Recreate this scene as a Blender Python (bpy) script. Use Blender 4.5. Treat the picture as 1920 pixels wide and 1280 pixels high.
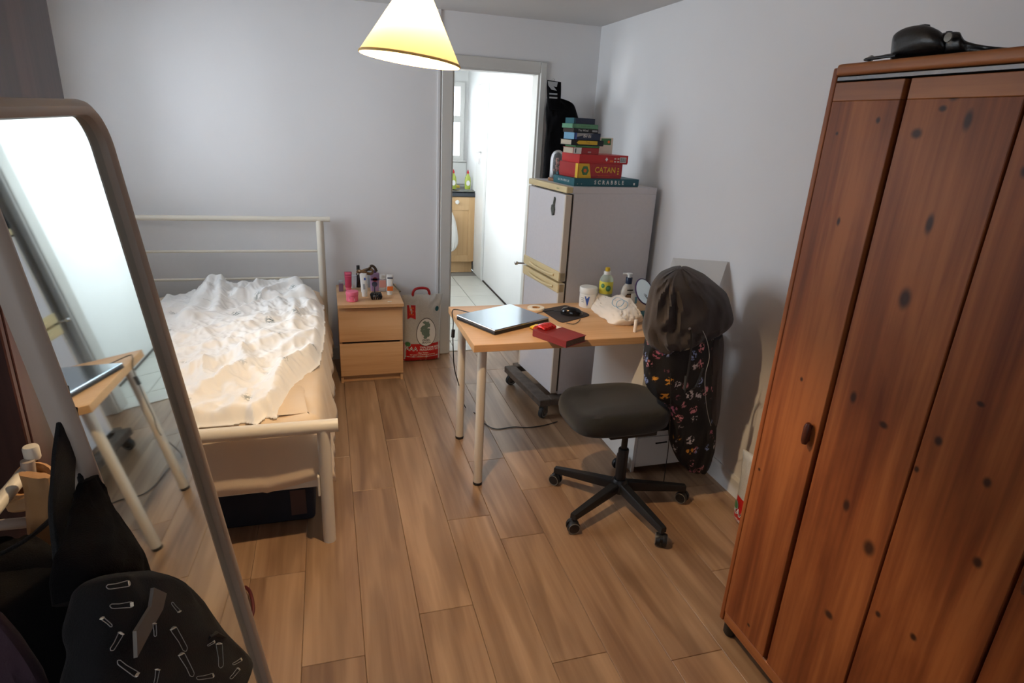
import bpy, bmesh, math, random
from mathutils import Vector, Matrix, noise
random.seed(7)
PI = math.pi
for o in list(bpy.data.objects): bpy.data.objects.remove(o)
SC = bpy.context.scene
C = SC.collection
# ---------------------------------------------------------------- camera, light, exposure
CAMH = 1.64
FPX = 1135.92
def _rot(p, r, y):
    return Matrix.Rotation(y, 3, 'Z') @ Matrix.Rotation(p, 3, 'X') @ Matrix.Rotation(r, 3, 'Z')
RC = _rot(math.radians(70.505), math.radians(3.113), math.radians(-17.306))
cam = bpy.data.cameras.new('camera'); camo = bpy.data.objects.new('camera', cam); C.objects.link(camo)
cam.sensor_width = 36; cam.lens = 36*FPX/1920; cam.clip_start = .02
camo.matrix_world = Matrix.Translation((0, 0, CAMH)) @ RC.to_4x4()
SC.camera = camo
SC.view_settings.view_transform = 'Standard'; SC.view_settings.look = 'None'
SC.view_settings.exposure = 0.0; SC.view_settings.gamma = 1; SC.view_settings.use_curve_mapping = False
w = bpy.data.worlds.new('world'); SC.world = w; w.use_nodes = True
w.node_tree.nodes['Background'].inputs[0].default_value = (.80, .90, 1, 1)
w.node_tree.nodes['Background'].inputs[1].default_value = 2.2
def area(name, loc, rot, sx, sy, power, col):
    l = bpy.data.lights.new(name, 'AREA'); l.shape = 'RECTANGLE'; l.size = sx; l.size_y = sy; l.energy = power; l.color = col
    o = bpy.data.objects.new(name, l); C.objects.link(o); o.location = loc; o.rotation_euler = rot
    return o
# daylight outside the windows, plus one added fill behind the camera
lw_ = area('daylight_room_window', (-1.62, 3.15, 1.62), (0, math.radians(-90), 0), 1.0, 1.25, 41, (.79, .89, 1))
area('added_rear_fill', (-.45, -1.42, 1.55), (math.radians(90), 0, 0), 1.25, 1.15, 5.5, (.86, .9, 1))  # weak cool fill added behind the camera, no known window there
area('daylight_kitchen_side_window', (.02, 5.55, 1.62), (0, math.radians(-90), 0), 1.0, 1.6, 64, (.88, .95, 1))
area('daylight_kitchen_back_window', (1.2, 7.62, 1.66), (math.radians(-90), 0, 0), .6, .8, 9, (.84, .93, 1))
LAMP = Vector((.238, 1.86, 1.80))       # centre of the shade rim
pl = bpy.data.lights.new('pendant_bulb_light', 'POINT'); pl.energy = 64; pl.color = (1, .72, .43); pl.shadow_soft_size = .02
plo = bpy.data.objects.new('pendant_bulb_light', pl); C.objects.link(plo); plo.location = LAMP+Vector((-.010, 0, .098))

# ---------------------------------------------------------------- pixel helpers (1920x1280 frame of the photograph -> points in the room)
def ray(px, py): return RC @ Vector((px-960, 640-py, -FPX))
CAMP = Vector((0, 0, CAMH))
def onz(px, py, z=0.): d = ray(px, py); return CAMP + d*((z-CAMH)/d.z)
def ony(px, py, y): d = ray(px, py); return CAMP + d*(y/d.y)
def onx(px, py, x): d = ray(px, py); return CAMP + d*(x/d.x)
MN = Vector((.992, -.031, .120)).normalized(); MD = -.1625
def onm(px, py, off=0.): d = ray(px, py); return CAMP + d*((MD+off-CAMP.dot(MN))/d.dot(MN))

# ---------------------------------------------------------------- materials
def srgb(r, g, b):
    f = lambda c: (c/255)/12.92 if c/255 <= .04045 else ((c/255+.055)/1.055)**2.4
    return (f(r), f(g), f(b), 1)
def newmat(name):
    m = bpy.data.materials.new(name); m.use_nodes = True
    return m, m.node_tree, m.node_tree.nodes['Principled BSDF']
def mat(name, col, rough=.5, metal=0, nscale=0, namt=.12, bump=0, bscale=None, coat=0, sheen=0, spec=None, stretch=(1, 1, 1), detail=4):
    m, nt, b = newmat(name)
    c = srgb(*col) if max(col) > 1 else (*col, 1)
    b.inputs['Base Color'].default_value = c; b.inputs['Roughness'].default_value = rough; b.inputs['Metallic'].default_value = metal
    if coat: b.inputs['Coat Weight'].default_value = coat
    if sheen: b.inputs['Sheen Weight'].default_value = sheen
    if spec is not None: b.inputs['Specular IOR Level'].default_value = spec
    tc = nt.nodes.new('ShaderNodeTexCoord'); mp = nt.nodes.new('ShaderNodeMapping'); mp.inputs['Scale'].default_value = stretch
    nt.links.new(tc.outputs['Object'], mp.inputs[0])
    if nscale:
        n = nt.nodes.new('ShaderNodeTexNoise'); n.inputs['Scale'].default_value = nscale; n.inputs['Detail'].default_value = detail
        nt.links.new(mp.outputs[0], n.inputs['Vector'])
        r = nt.nodes.new('ShaderNodeValToRGB')
        r.color_ramp.elements[0].position = .3; r.color_ramp.elements[1].position = .7
        r.color_ramp.elements[0].color = tuple(x*(1-namt) for x in c[:3])+(1,)
        r.color_ramp.elements[1].color = tuple(min(1, x*(1+namt)) for x in c[:3])+(1,)
        nt.links.new(n.outputs['Fac'], r.inputs[0]); nt.links.new(r.outputs[0], b.inputs['Base Color'])
    if bump:
        n2 = nt.nodes.new('ShaderNodeTexNoise'); n2.inputs['Scale'].default_value = bscale or 200; n2.inputs['Detail'].default_value = 3
        nt.links.new(mp.outputs[0], n2.inputs['Vector'])
        bp = nt.nodes.new('ShaderNodeBump'); bp.inputs['Strength'].default_value = bump; bp.inputs['Distance'].default_value = .002
        nt.links.new(n2.outputs['Fac'], bp.inputs['Height']); nt.links.new(bp.outputs[0], b.inputs['Normal'])
    return m
def wood(name, cols, axis='y', rough=.4, fine=60, coarse=7, rnd=True, knots=None, kaxis='x', coat=0, tone=.0, cat=0, fknots=None):
    """stretched-noise grain along one axis; each object gets its own offset and tone"""
    m, nt, b = newmat(name); N = nt.nodes; L = nt.links
    b.inputs['Roughness'].default_value = rough
    if knots: b.inputs['Specular IOR Level'].default_value = .3
    tc = N.new('ShaderNodeTexCoord'); oi = N.new('ShaderNodeObjectInfo')
    add = N.new('ShaderNodeVectorMath'); add.operation = 'MULTIPLY_ADD'
    cx = N.new('ShaderNodeCombineXYZ')
    for i in range(3): L.new(oi.outputs['Random'], cx.inputs[i])
    L.new(cx.outputs[0], add.inputs[0]); add.inputs[1].default_value = (37, 23, 51) if rnd else (0, 0, 0)
    L.new(tc.outputs['Object'], add.inputs[2])
    def noise_(s, long_, detail=4, dist=0.):
        mp = N.new('ShaderNodeMapping'); v = {'x': (long_, 1, 1), 'y': (1, long_, 1), 'z': (1, 1, long_)}[axis]
        mp.inputs['Scale'].default_value = v; L.new(add.outputs[0], mp.inputs[0])
        n = N.new('ShaderNodeTexNoise'); n.inputs['Scale'].default_value = s; n.inputs['Detail'].default_value = detail
        n.inputs['Distortion'].default_value = dist
        L.new(mp.outputs[0], n.inputs['Vector']); return n
    n1 = noise_(coarse, .10, 5, .8); n2 = noise_(fine, .02, 3)
    mx = N.new('ShaderNodeMath'); mx.operation = 'MULTIPLY_ADD'; mx.inputs[1].default_value = .28; L.new(n2.outputs['Fac'], mx.inputs[0])
    s2 = N.new('ShaderNodeMath'); s2.operation = 'MULTIPLY'; s2.inputs[1].default_value = .76; L.new(n1.outputs['Fac'], s2.inputs[0])
    L.new(s2.outputs[0], mx.inputs[2])
    rp = N.new('ShaderNodeValToRGB'); e = rp.color_ramp.elements
    e[0].position = .36; e[0].color = srgb(*cols[0]); e[1].position = .64; e[1].color = srgb(*cols[-1])
    if len(cols) > 2: k = e.new(.5); k.color = srgb(*cols[1])
    L.new(mx.outputs[0], rp.inputs[0]); out = rp.outputs[0]
    if cat:     # cathedral grain rings
        wv = N.new('ShaderNodeTexWave'); wv.wave_type = 'RINGS'; wv.rings_direction = 'X'
        mp = N.new('ShaderNodeMapping'); mp.inputs['Scale'].default_value = (1, .12, 1) if axis == 'y' else (1, 1, .12)
        L.new(add.outputs[0], mp.inputs[0]); L.new(mp.outputs[0], wv.inputs['Vector'])
        wv.inputs['Scale'].default_value = 7; wv.inputs['Distortion'].default_value = 9; wv.inputs['Detail'].default_value = 2.5; wv.inputs['Detail Scale'].default_value = 1.1
        ml = N.new('ShaderNodeMix'); ml.data_type = 'RGBA'; ml.blend_type = 'MULTIPLY'; ml.inputs['Factor'].default_value = cat
        r2 = N.new('ShaderNodeValToRGB'); r2.color_ramp.elements[0].color = (.45, .38, .32, 1); r2.color_ramp.elements[0].position = .05; r2.color_ramp.elements[1].position = .55
        L.new(wv.outputs['Fac'], r2.inputs[0]); L.new(out, ml.inputs[6]); L.new(r2.outputs[0], ml.inputs[7]); out = ml.outputs[2]
    if tone:
        hs = N.new('ShaderNodeHueSaturation'); mr = N.new('ShaderNodeMapRange'); mr.inputs[3].default_value = 1-tone; mr.inputs[4].default_value = 1+tone
        L.new(oi.outputs['Random'], mr.inputs[0]); L.new(mr.outputs[0], hs.inputs['Value']); L.new(out, hs.inputs['Color']); out = hs.outputs[0]
    if knots:
        for (a, c_, r, q) in knots:     # knots are real marks at real places on the boards
            sb = N.new('ShaderNodeVectorMath'); sb.operation = 'SUBTRACT'; L.new(tc.outputs['Object'], sb.inputs[0])
            sb.inputs[1].default_value = (0, a, c_)
            sc_ = N.new('ShaderNodeVectorMath'); sc_.operation = 'MULTIPLY'; L.new(sb.outputs[0], sc_.inputs[0]); sc_.inputs[1].default_value = (0, 1.35/r, 1.35/(r*q))
            nn = N.new('ShaderNodeVectorMath'); nn.operation = 'LENGTH'; L.new(sc_.outputs[0], nn.inputs[0])
            m2 = N.new('ShaderNodeMapRange'); m2.interpolation_type = 'SMOOTHSTEP'; L.new(nn.outputs['Value'], m2.inputs[0])
            m2.inputs[1].default_value = .45; m2.inputs[2].default_value = 1.5; m2.inputs[3].default_value = .93; m2.inputs[4].default_value = 0
            mm = N.new('ShaderNodeMix'); mm.data_type = 'RGBA'; L.new(m2.outputs[0], mm.inputs[0]); L.new(out, mm.inputs[6]); mm.inputs[7].default_value = srgb(44, 20, 14)
            out = mm.outputs[2]
    for i, P in enumerate(fknots or []):     # dark heart marks in the floor boards
        sb = N.new('ShaderNodeVectorMath'); sb.operation = 'SUBTRACT'; L.new(tc.outputs['Object'], sb.inputs[0]); sb.inputs[1].default_value = (P.x, P.y, 0)
        sc_ = N.new('ShaderNodeVectorMath'); sc_.operation = 'MULTIPLY'; L.new(sb.outputs[0], sc_.inputs[0]); sc_.inputs[1].default_value = (1/(.02+.008*(i % 3)), 1/(.06+.03*(i % 4)), 0)
        nn = N.new('ShaderNodeVectorMath'); nn.operation = 'LENGTH'; L.new(sc_.outputs[0], nn.inputs[0])
        m2 = N.new('ShaderNodeMapRange'); m2.interpolation_type = 'SMOOTHSTEP'; L.new(nn.outputs['Value'], m2.inputs[0])
        m2.inputs[1].default_value = 0; m2.inputs[2].default_value = 2; m2.inputs[3].default_value = .5; m2.inputs[4].default_value = 0
        mf = N.new('ShaderNodeMath'); mf.operation = 'MULTIPLY'; L.new(m2.outputs[0], mf.inputs[0]); L.new(n2.outputs['Fac'], mf.inputs[1])
        mm = N.new('ShaderNodeMix'); mm.data_type = 'RGBA'; L.new(mf.outputs[0], mm.inputs[0]); L.new(out, mm.inputs[6]); mm.inputs[7].default_value = srgb(84, 58, 42)
        out = mm.outputs[2]
    L.new(out, b.inputs['Base Color'])
    bp = N.new('ShaderNodeBump'); bp.inputs['Strength'].default_value = .12; bp.inputs['Distance'].default_value = .001
    L.new(n2.outputs['Fac'], bp.inputs['Height']); L.new(bp.outputs[0], b.inputs['Normal'])
    return m
def glassmat(name, col=(1, 1, 1), rough=.0, alpha=.12):
    m, nt, b = newmat(name)
    tr = nt.nodes.new('ShaderNodeBsdfTransparent'); tr.inputs[0].default_value = (*col, 1)
    mx = nt.nodes.new('ShaderNodeMixShader'); fr = nt.nodes.new('ShaderNodeFresnel'); fr.inputs[0].default_value = 1.45
    b.inputs['Base Color'].default_value = (*col, 1); b.inputs['Roughness'].default_value = max(rough, .03)
    ad = nt.nodes.new('ShaderNodeMath'); ad.operation = 'ADD'; ad.inputs[1].default_value = alpha; ad.use_clamp = True
    nt.links.new(fr.outputs[0], ad.inputs[0]); nt.links.new(ad.outputs[0], mx.inputs[0])
    nt.links.new(tr.outputs[0], mx.inputs[1]); nt.links.new(b.outputs[0], mx.inputs[2])
    nt.links.new(mx.outputs[0], nt.nodes['Material Output'].inputs[0]); return m
def emit(name, col, s):
    m, nt, b = newmat(name); b.inputs['Emission Color'].default_value = (*col, 1); b.inputs['Emission Strength'].default_value = s; return m

M = {}
M['wall'] = mat('wall_paint', (226, 224, 223), .75, nscale=1.3, namt=.025, bump=.06, bscale=90, spec=.3)
M['ceil'] = mat('ceiling_paint', (206, 203, 200), .85, nscale=1.5, namt=.02, bump=.05, bscale=90)
M['kwall'] = mat('kitchen_wall_paint', (236, 236, 234), .6, nscale=2, namt=.02)
M['ktile'] = mat('kitchen_wall_tile', (238, 239, 236), .2)
M['kfloor'] = mat('kitchen_floor_tile', (206, 205, 196), .35, nscale=6, namt=.04)
M['grout'] = mat('tile_grout', (150, 146, 138), .9)
M['gloss'] = mat('white_gloss_trim', (206, 203, 196), .35, nscale=3, namt=.03)
M['white'] = mat('white_plastic', (225, 224, 220), .4)
fkn = [onz(*q) for q in [(1065, 1187), (1307, 1215), (845, 1065), (775, 865), (732, 1050), (1010, 1130), (640, 1200), (905, 900), (1180, 1080), (560, 1150)]]
M['floor'] = wood('oak_laminate', [(134, 102, 77), (158, 126, 97), (178, 146, 115)], 'y', .36, 46, 6, tone=.045, cat=.42, fknots=fkn)
M['under'] = mat('floor_underlay', (46, 34, 26), .9)
KN = [onx(x, y, 1.24) for x, y in [(1642, 225), (1785, 178), (1763, 203), (1810, 225), (1714, 250), (1692, 560), (1568, 415), (1738, 420),
      (1652, 797), (1596, 745), (1755, 827), (1583, 948), (1625, 1028), (1550, 1153), (1846, 905), (1828, 1055), (1708, 1195), (1642, 1152), (1714, 880), (1834, 758), (1400, 1172), (1420, 880), (1499, 711), (1565, 250), (1875, 165), (1920, 320)]]
KR = [.008, .017, .012, .012, .018, .02, .007, .012, .016, .012, .012, .013, .021, .018, .011, .013, .011, .010, .008, .011, .009, .007, .007, .006, .012, .014]
KQ = [1.2, .8, .7, 2.2, .8, 1.6, 2, 2.4, .7, 1.7, 1.2, 1.7, 1.3, .8, 1.3, 1.2, 1, 1, 1.2, .7, .8, 1, 1.2, 1, 1, 1.2]
kn = [(p.y, p.z, r, q) for p, r, q in zip(KN, KR, KQ)]
PINE = [(104, 50, 24), (134, 73, 37), (162, 96, 52)]
M['pine'] = wood('stained_pine', PINE, 'z', .5, 60, 11, rnd=False, knots=kn)
M['pine_h'] = wood('stained_pine_crosswise', [(122, 68, 32), (150, 88, 44), (172, 106, 56)], 'y', .5, 60, 9, rnd=True)
M['dhandle'] = mat('dark_pull_wood', (78, 36, 22), .4, nscale=30, namt=.15)
M['mahog'] = wood('dark_mahogany', [(44, 24, 22), (60, 34, 31), (76, 46, 42)], 'z', .38, 60, 8, coat=.1)
M['birch'] = wood('oak_veneer', [(188, 144, 100), (203, 160, 116), (213, 174, 132)], 'x', .45, 120, 5, rnd=True)
M['birch_v'] = wood('oak_veneer_edge', [(166, 118, 74), (184, 134, 88)], 'x', .5, 120, 5)
M['kwood'] = wood('kitchen_door_maple', [(196, 156, 108), (208, 170, 122), (216, 180, 134)], 'z', .45, 80, 4)
M['tube'] = mat('cream_white_powder_coat', (214, 203, 186), .38, nscale=5, namt=.03)
M['bedtube'] = mat('bed_frame_powder_coat', (224, 216, 200), .38, nscale=5, namt=.03)
M['black'] = mat('black_plastic', (20, 20, 22), .45)
M['blackg'] = mat('black_gloss_plastic', (14, 14, 17), .15)
M['blackfab'] = mat('black_woven_seat_fabric', (15, 16, 16), .95, nscale=40, namt=.2, bump=.5, bscale=900, sheen=.15)
M['darkcloth'] = mat('black_coat_cloth', (11, 10, 12), .95, spec=.1, nscale=18, namt=.2, bump=.5, bscale=500)
M['blackstrap'] = mat('black_webbing', (11, 10, 11), .85, bump=.5, bscale=700)
M['chrome'] = mat('chrome', (205, 205, 205), .18, 1)
M['steel'] = mat('brushed_steel', (170, 170, 168), .3, 1, nscale=30, namt=.1)
M['track'] = mat('dull_track_metal', (96, 96, 98), .4, 1)
M['silvermirror'] = mat('mirror_glass', (222, 232, 232), .03, 1)
M['mframe'] = mat('mirror_frame_coat', (176, 160, 146), .45, nscale=4, namt=.04)
M['fridge'] = mat('fridge_enamel', (214, 209, 210), .42, nscale=60, namt=.02, bump=.12, bscale=260)
M['fedge'] = mat('beige_fridge_door_edge', (214, 202, 186), .45)
M['fridgecream'] = mat('yellowed_fridge_trim', (222, 200, 152), .45, nscale=5, namt=.06)
M['fgap'] = mat('fridge_gasket', (60, 50, 44), .8)
M['sheet'] = mat('cream_fitted_sheet', (226, 204, 176), .9, nscale=3, namt=.04, bump=.15, bscale=300, sheen=.2)
M['matt'] = mat('mattress_ticking', (232, 222, 210), .9, nscale=8, namt=.04)
M['pink'] = mat('pink_plastic', (226, 106, 132), .4); M['pinkd'] = mat('deep_pink_plastic', (190, 60, 92), .4)
M['red'] = mat('red_print', (190, 24, 26), .35); M['darkred'] = mat('dark_red_cover', (122, 34, 34), .55, nscale=12, namt=.08)
M['page'] = mat('book_pages', (196, 182, 160), .8, nscale=150, namt=.12, stretch=(.05, .05, 4))
M['orange'] = mat('orange_print', (232, 112, 36), .5); M['navy'] = mat('navy_blue_cap', (24, 38, 66), .4)
M['blue'] = mat('blue_print', (52, 84, 160), .5); M['teal'] = mat('teal_box', (28, 92, 102), .5, nscale=8, namt=.05)
M['yellow'] = mat('yellow_print', (224, 182, 44), .5); M['green'] = mat('green_print', (70, 122, 72), .5)
M['mint'] = mat('mint_green_cover', (96, 150, 118), .5, nscale=20, namt=.08); M['purple'] = mat('purple_print', (86, 62, 104), .4)
M['crimson'] = mat('crimson_box', (168, 28, 30), .28, nscale=6, namt=.05)
M['cream'] = mat('cream_card', (226, 216, 196), .6); M['wprint'] = mat('white_print', (232, 230, 224), .5)
M['lgrey'] = mat('light_grey_print', (158, 160, 162), .5); M['tan'] = mat('tan_leather', (176, 132, 86), .6, nscale=12, namt=.1, bump=.3, bscale=150)
M['leather'] = mat('black_leather', (12, 11, 12), .38, nscale=20, namt=.2, bump=.3, bscale=160)
M['char'] = mat('charcoal_jersey', (58, 52, 51), .95, nscale=14, namt=.12, bump=.4, bscale=600, sheen=.12)
M['plum'] = mat('dark_plum_cloth', (58, 38, 48), .95, nscale=14, namt=.15, bump=.4, bscale=400)
M['dolly'] = mat('scuffed_dolly_steel', (84, 72, 62), .7, nscale=22, namt=.4, bump=.4, bscale=60)
M['rubber'] = mat('grey_rubber_wheel', (44, 42, 40), .75); M['rubberl'] = mat('worn_wheel_rim', (120, 114, 106), .6)
M['bagplastic'] = mat('white_carrier_plastic', (226, 216, 204), .38, nscale=10, namt=.04, spec=.5)
M['rice'] = mat('woven_rice_sack', (196, 194, 186), .45, nscale=140, namt=.07, bump=.3, bscale=500)
M['gold'] = mat('tortoise_gloss', (124, 92, 62), .16, .5, nscale=40, namt=.4)
M['tileedge'] = M['grout']
M['glass'] = glassmat('clear_glass', alpha=.03); M['acryl'] = glassmat('clear_acrylic', (.93, .93, .96), .05, .25)
M['drinkplastic'] = glassmat('clear_bottle_plastic', (.93, .98, .85), .05, .3)
M['soap'] = mat('green_washing_up_liquid', (176, 190, 84), .2); M['sponge'] = mat('yellow_sponge', (226, 196, 84), .9)
M['worktop'] = mat('dark_laminate_edge', (58, 62, 68), .35); M['amber'] = mat('amber_wash', (170, 132, 98), .3)
M['cork'] = mat('turned_wood', (150, 100, 62), .5); M['boxdark'] = mat('dark_storage_fabric', (30, 34, 46), .9, nscale=10, namt=.2)
M['lblue'] = mat('light_blue_print', (120, 168, 196), .5)
M['fogsky'] = emit('pane_daylight', (1, 1, 1), .0)
# shade: thin fabric, lit through by the bulb
m, nt, b = newmat('shade_fabric')
tl = nt.nodes.new('ShaderNodeBsdfTranslucent'); tl.inputs[0].default_value = (1, .80, .40, 1); b.inputs['Base Color'].default_value = (.90, .78, .54, 1); b.inputs['Roughness'].default_value = .8
mx = nt.nodes.new('ShaderNodeMixShader'); mx.inputs[0].default_value = .05
nt.links.new(b.outputs[0], mx.inputs[1]); nt.links.new(tl.outputs[0], mx.inputs[2]); nt.links.new(mx.outputs[0], nt.nodes['Material Output'].inputs[0]); M['shade'] = m
M['shaderim'] = mat('shade_trim', (240, 202, 124), .7)
M['bulb'] = emit('bulb_glow', (1, .85, .6), 12)
# duvet: white cotton with scattered grey-green sprigs
m, nt, b = newmat('sprigged_duvet_cotton'); N = nt.nodes; L = nt.links
b.inputs['Roughness'].default_value = .9; b.inputs['Sheen Weight'].default_value = .2
tc = N.new('ShaderNodeTexCoord'); vo = N.new('ShaderNodeTexVoronoi'); vo.inputs['Scale'].default_value = 8.5; vo.inputs['Randomness'].default_value = .75
nz = N.new('ShaderNodeTexNoise'); nz.inputs['Scale'].default_value = 95; nz.inputs['Detail'].default_value = 1
L.new(tc.outputs['UV'], vo.inputs['Vector']); L.new(tc.outputs['UV'], nz.inputs['Vector'])
mr = N.new('ShaderNodeMapRange'); mr.inputs[1].default_value = .09; mr.inputs[2].default_value = .27; mr.inputs[3].default_value = .9; mr.inputs[4].default_value = 0; L.new(vo.outputs['Distance'], mr.inputs[0])
ms = N.new('ShaderNodeMath'); ms.operation = 'MULTIPLY'; L.new(mr.outputs[0], ms.inputs[0])
cr = N.new('ShaderNodeMapRange'); cr.inputs[1].default_value = .44; cr.inputs[2].default_value = .52; L.new(nz.outputs['Fac'], cr.inputs[0]); L.new(cr.outputs[0], ms.inputs[1])
mi = N.new('ShaderNodeMix'); mi.data_type = 'RGBA'; L.new(ms.outputs[0], mi.inputs[0]); mi.inputs[6].default_value = srgb(246, 244, 240); mi.inputs[7].default_value = srgb(70, 92, 88)
L.new(mi.outputs[2], b.inputs['Base Color']); M['duvet'] = m

# ---------------------------------------------------------------- mesh building
class MB:
    def __init__(s): s.bm = bmesh.new()
    def box(s, x0, x1, y0, y1, z0, z1, bev=0, seg=2, M_=None):
        r = bmesh.ops.create_cube(s.bm, size=1); v = r['verts']
        bmesh.ops.scale(s.bm, verts=v, vec=(abs(x1-x0), abs(y1-y0), abs(z1-z0)))
        bmesh.ops.translate(s.bm, verts=v, vec=((x0+x1)/2, (y0+y1)/2, (z0+z1)/2))
        if bev:
            e = list({e for a in v for e in a.link_edges})
            r2 = bmesh.ops.bevel(s.bm, geom=e, offset=bev, segments=seg, affect='EDGES', profile=.5)
            v = list({a for f in r2['faces'] for a in f.verts} | {a for a in v if a.is_valid})
        if M_ is not None: bmesh.ops.transform(s.bm, matrix=M_, verts=v)
        return s
    def tube(s, pts, r, n=14, cap=True, flat=1.0, up=None):
        pts = [Vector(p) for p in pts]; rr = r if isinstance(r, (list, tuple)) else [r]*len(pts)
        rings = []; prev = None
        for i, p in enumerate(pts):
            t = (pts[min(i+1, len(pts)-1)]-pts[max(i-1, 0)]).normalized()
            if prev is None:
                a = Vector(up) if up else (Vector((0, 0, 1)) if abs(t.z) < .9 else Vector((1, 0, 0)))
            else: a = prev
            a = (a-t*a.dot(t)).normalized(); bb = t.cross(a); prev = a
            rings.append([s.bm.verts.new(p+(a*math.cos(2*PI*k/n)*flat+bb*math.sin(2*PI*k/n))*rr[i]) for k in range(n)])
        s._skin(rings, cap); return s
    def _skin(s, rings, cap=True, closed=True):
        n = len(rings[0])
        for i in range(len(rings)-1):
            for k in range(n if closed else n-1):
                s.bm.faces.new((rings[i][k], rings[i][(k+1) % n], rings[i+1][(k+1) % n], rings[i+1][k]))
        if cap and closed:
            s.bm.faces.new(rings[0][::-1]); s.bm.faces.new(rings[-1])
    def lathe(s, prof, c=(0, 0, 0), n=28, M_=None, cap=True, sx=1, sy=1):
        c = Vector(c); rings = []
        for (r, z) in prof:
            rings.append([s.bm.verts.new((M_ @ Vector((r*sx*math.cos(2*PI*k/n), r*sy*math.sin(2*PI*k/n), z)) if M_ is not None else Vector((r*sx*math.cos(2*PI*k/n), r*sy*math.sin(2*PI*k/n), z)))+c) for k in range(n)])
        s._skin(rings, cap); return s
    def prism(s, poly, d, origin=(0, 0, 0), u=(1, 0, 0), v=(0, 0, 1), n=None):
        """polygon in the (u,v) frame given depth d along n"""
        O = Vector(origin); u = Vector(u); v = Vector(v); n = Vector(n) if n else u.cross(v)
        a = [s.bm.verts.new(O+u*p[0]+v*p[1]) for p in poly]; b_ = [s.bm.verts.new(O+u*p[0]+v*p[1]+n*d) for p in poly]
        s.bm.faces.new(a); s.bm.faces.new(b_[::-1])
        for i in range(len(poly)): j = (i+1) % len(poly); s.bm.faces.new((a[i], b_[i], b_[j], a[j]))
        return s
    def grid(s, f, nu, nv, closed=False):
        g = [[s.bm.verts.new(f(i/nu, j/nv)) for i in range(nu+1)] for j in range(nv+1)]
        for j in range(nv):
            for i in range(nu): s.bm.faces.new((g[j][i], g[j][i+1], g[j+1][i+1], g[j+1][i]))
        return s
    def build(s, name, m, parent=None, smooth=True, angle=40, solid=0):
        bmesh.ops.recalc_face_normals(s.bm, faces=s.bm.faces)
        if smooth:
            for f in s.bm.faces: f.smooth = True
            for e in s.bm.edges:
                if len(e.link_faces) == 2 and e.calc_face_angle(0) > math.radians(angle): e.smooth = False
        me = bpy.data.meshes.new(name); s.bm.to_mesh(me); s.bm.free()
        o = bpy.data.objects.new(name, me); C.objects.link(o)
        for mm in (m if isinstance(m, list) else [m]): me.materials.append(M[mm] if isinstance(mm, str) else mm)
        if parent is not None:
            o.parent = parent; o.matrix_parent_inverse = parent_world(parent).inverted()
        if solid:
            md = o.modifiers.new('thickness', 'SOLIDIFY'); md.thickness = solid; md.offset = 0
        return o
def parent_world(p):
    mt = p.matrix_basis.copy()
    while p.parent: mt = p.parent.matrix_basis @ p.matrix_parent_inverse @ mt if False else mt; p = p.parent; 
    return mt
def thing(name, label, cat, loc=(0, 0, 0), group=None):
    o = bpy.data.objects.new(name, None); C.objects.link(o); o.location = loc; o.empty_display_size = .05
    o['label'] = label; o['category'] = cat
    if group: o['group'] = group
    return o
def tag(o, label, cat, group=None):
    o['label'] = label; o['category'] = cat
    if group: o['group'] = group
    return o
def struct(o, label=None):
    o['kind'] = 'structure'
    if label: o['label'] = label
    return o
# parts are modelled in world coordinates; a part under a part keeps an identity basis
def copy_thing(root, delta, label, group=None, rotz=0):
    r = root.copy(); C.objects.link(r); r['label'] = label
    if group: r['group'] = group
    for ch in root.children:
        c = ch.copy(); C.objects.link(c); c.parent = r
        for g in ch.children: d = g.copy(); C.objects.link(d); d.parent = c
    r.location = Vector(root.location)+Vector(delta); r.rotation_euler.z += rotz
    return r
def text(s, size, f, mt, parent, name='lettering', depth=.0006, align='CENTER', sx=1, bold=0, shear=0, space=1):
    """lettering: glyph outlines become a thin mesh laid on a surface by f(u, v) -> point"""
    cu = bpy.data.curves.new('t', 'FONT'); cu.body = s; cu.size = size; cu.align_x = align; cu.align_y = 'CENTER'; cu.resolution_u = 3; cu.offset = bold; cu.shear = shear; cu.space_character = space
    o = bpy.data.objects.new('t', cu); C.objects.link(o)
    dg = bpy.context.evaluated_depsgraph_get(); me = bpy.data.meshes.new_from_object(o.evaluated_get(dg))
    bpy.data.objects.remove(o); bpy.data.curves.remove(cu)
    for v in me.vertices: v.co = f(v.co.x*sx, v.co.y)
    me.name = name; me.materials.append(M[mt])
    ob = bpy.data.objects.new(name, me); C.objects.link(ob); ob.parent = parent
    ob.matrix_parent_inverse = parent_world(parent).inverted()
    return ob
def plane_f(O, u, v, n=None, off=.0008):
    O = Vector(O); u = Vector(u).normalized(); v = Vector(v).normalized(); n = Vector(n).normalized() if n else u.cross(v).normalized()
    return lambda a, b: O+u*a+v*b+n*off
def patch(poly, f, mt, parent, name='print', d=.0004):
    mb = MB(); vs = [mb.bm.verts.new(f(*p)) for p in poly]; mb.bm.faces.new(vs)
    bmesh.ops.triangulate(mb.bm, faces=mb.bm.faces)
    o = mb.build(name, mt, parent, smooth=False); return o
def rect(u0, u1, v0, v1): return [(u0, v0), (u1, v0), (u1, v1), (u0, v1)]
def disc(cu, cv, r, n=20, rv=None): return [(cu+r*math.cos(2*PI*k/n), cv+(rv or r)*math.sin(2*PI*k/n)) for k in range(n)]
def cr_(p0, p1, p2, p3, t):
    return .5*((2*p1)+(-p0+p2)*t+(2*p0-5*p1+4*p2-p3)*t*t+(-p0+3*p1-3*p2+p3)*t**3)
def smooth_path(pts, k=6):
    pts = [Vector(p) for p in pts]; o = []
    for i in range(len(pts)-1):
        a, b, c, d = pts[max(i-1, 0)], pts[i], pts[i+1], pts[min(i+2, len(pts)-1)]
        for j in range(k): o.append(cr_(a, b, c, d, j/k))
    o.append(pts[-1]); return o
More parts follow.
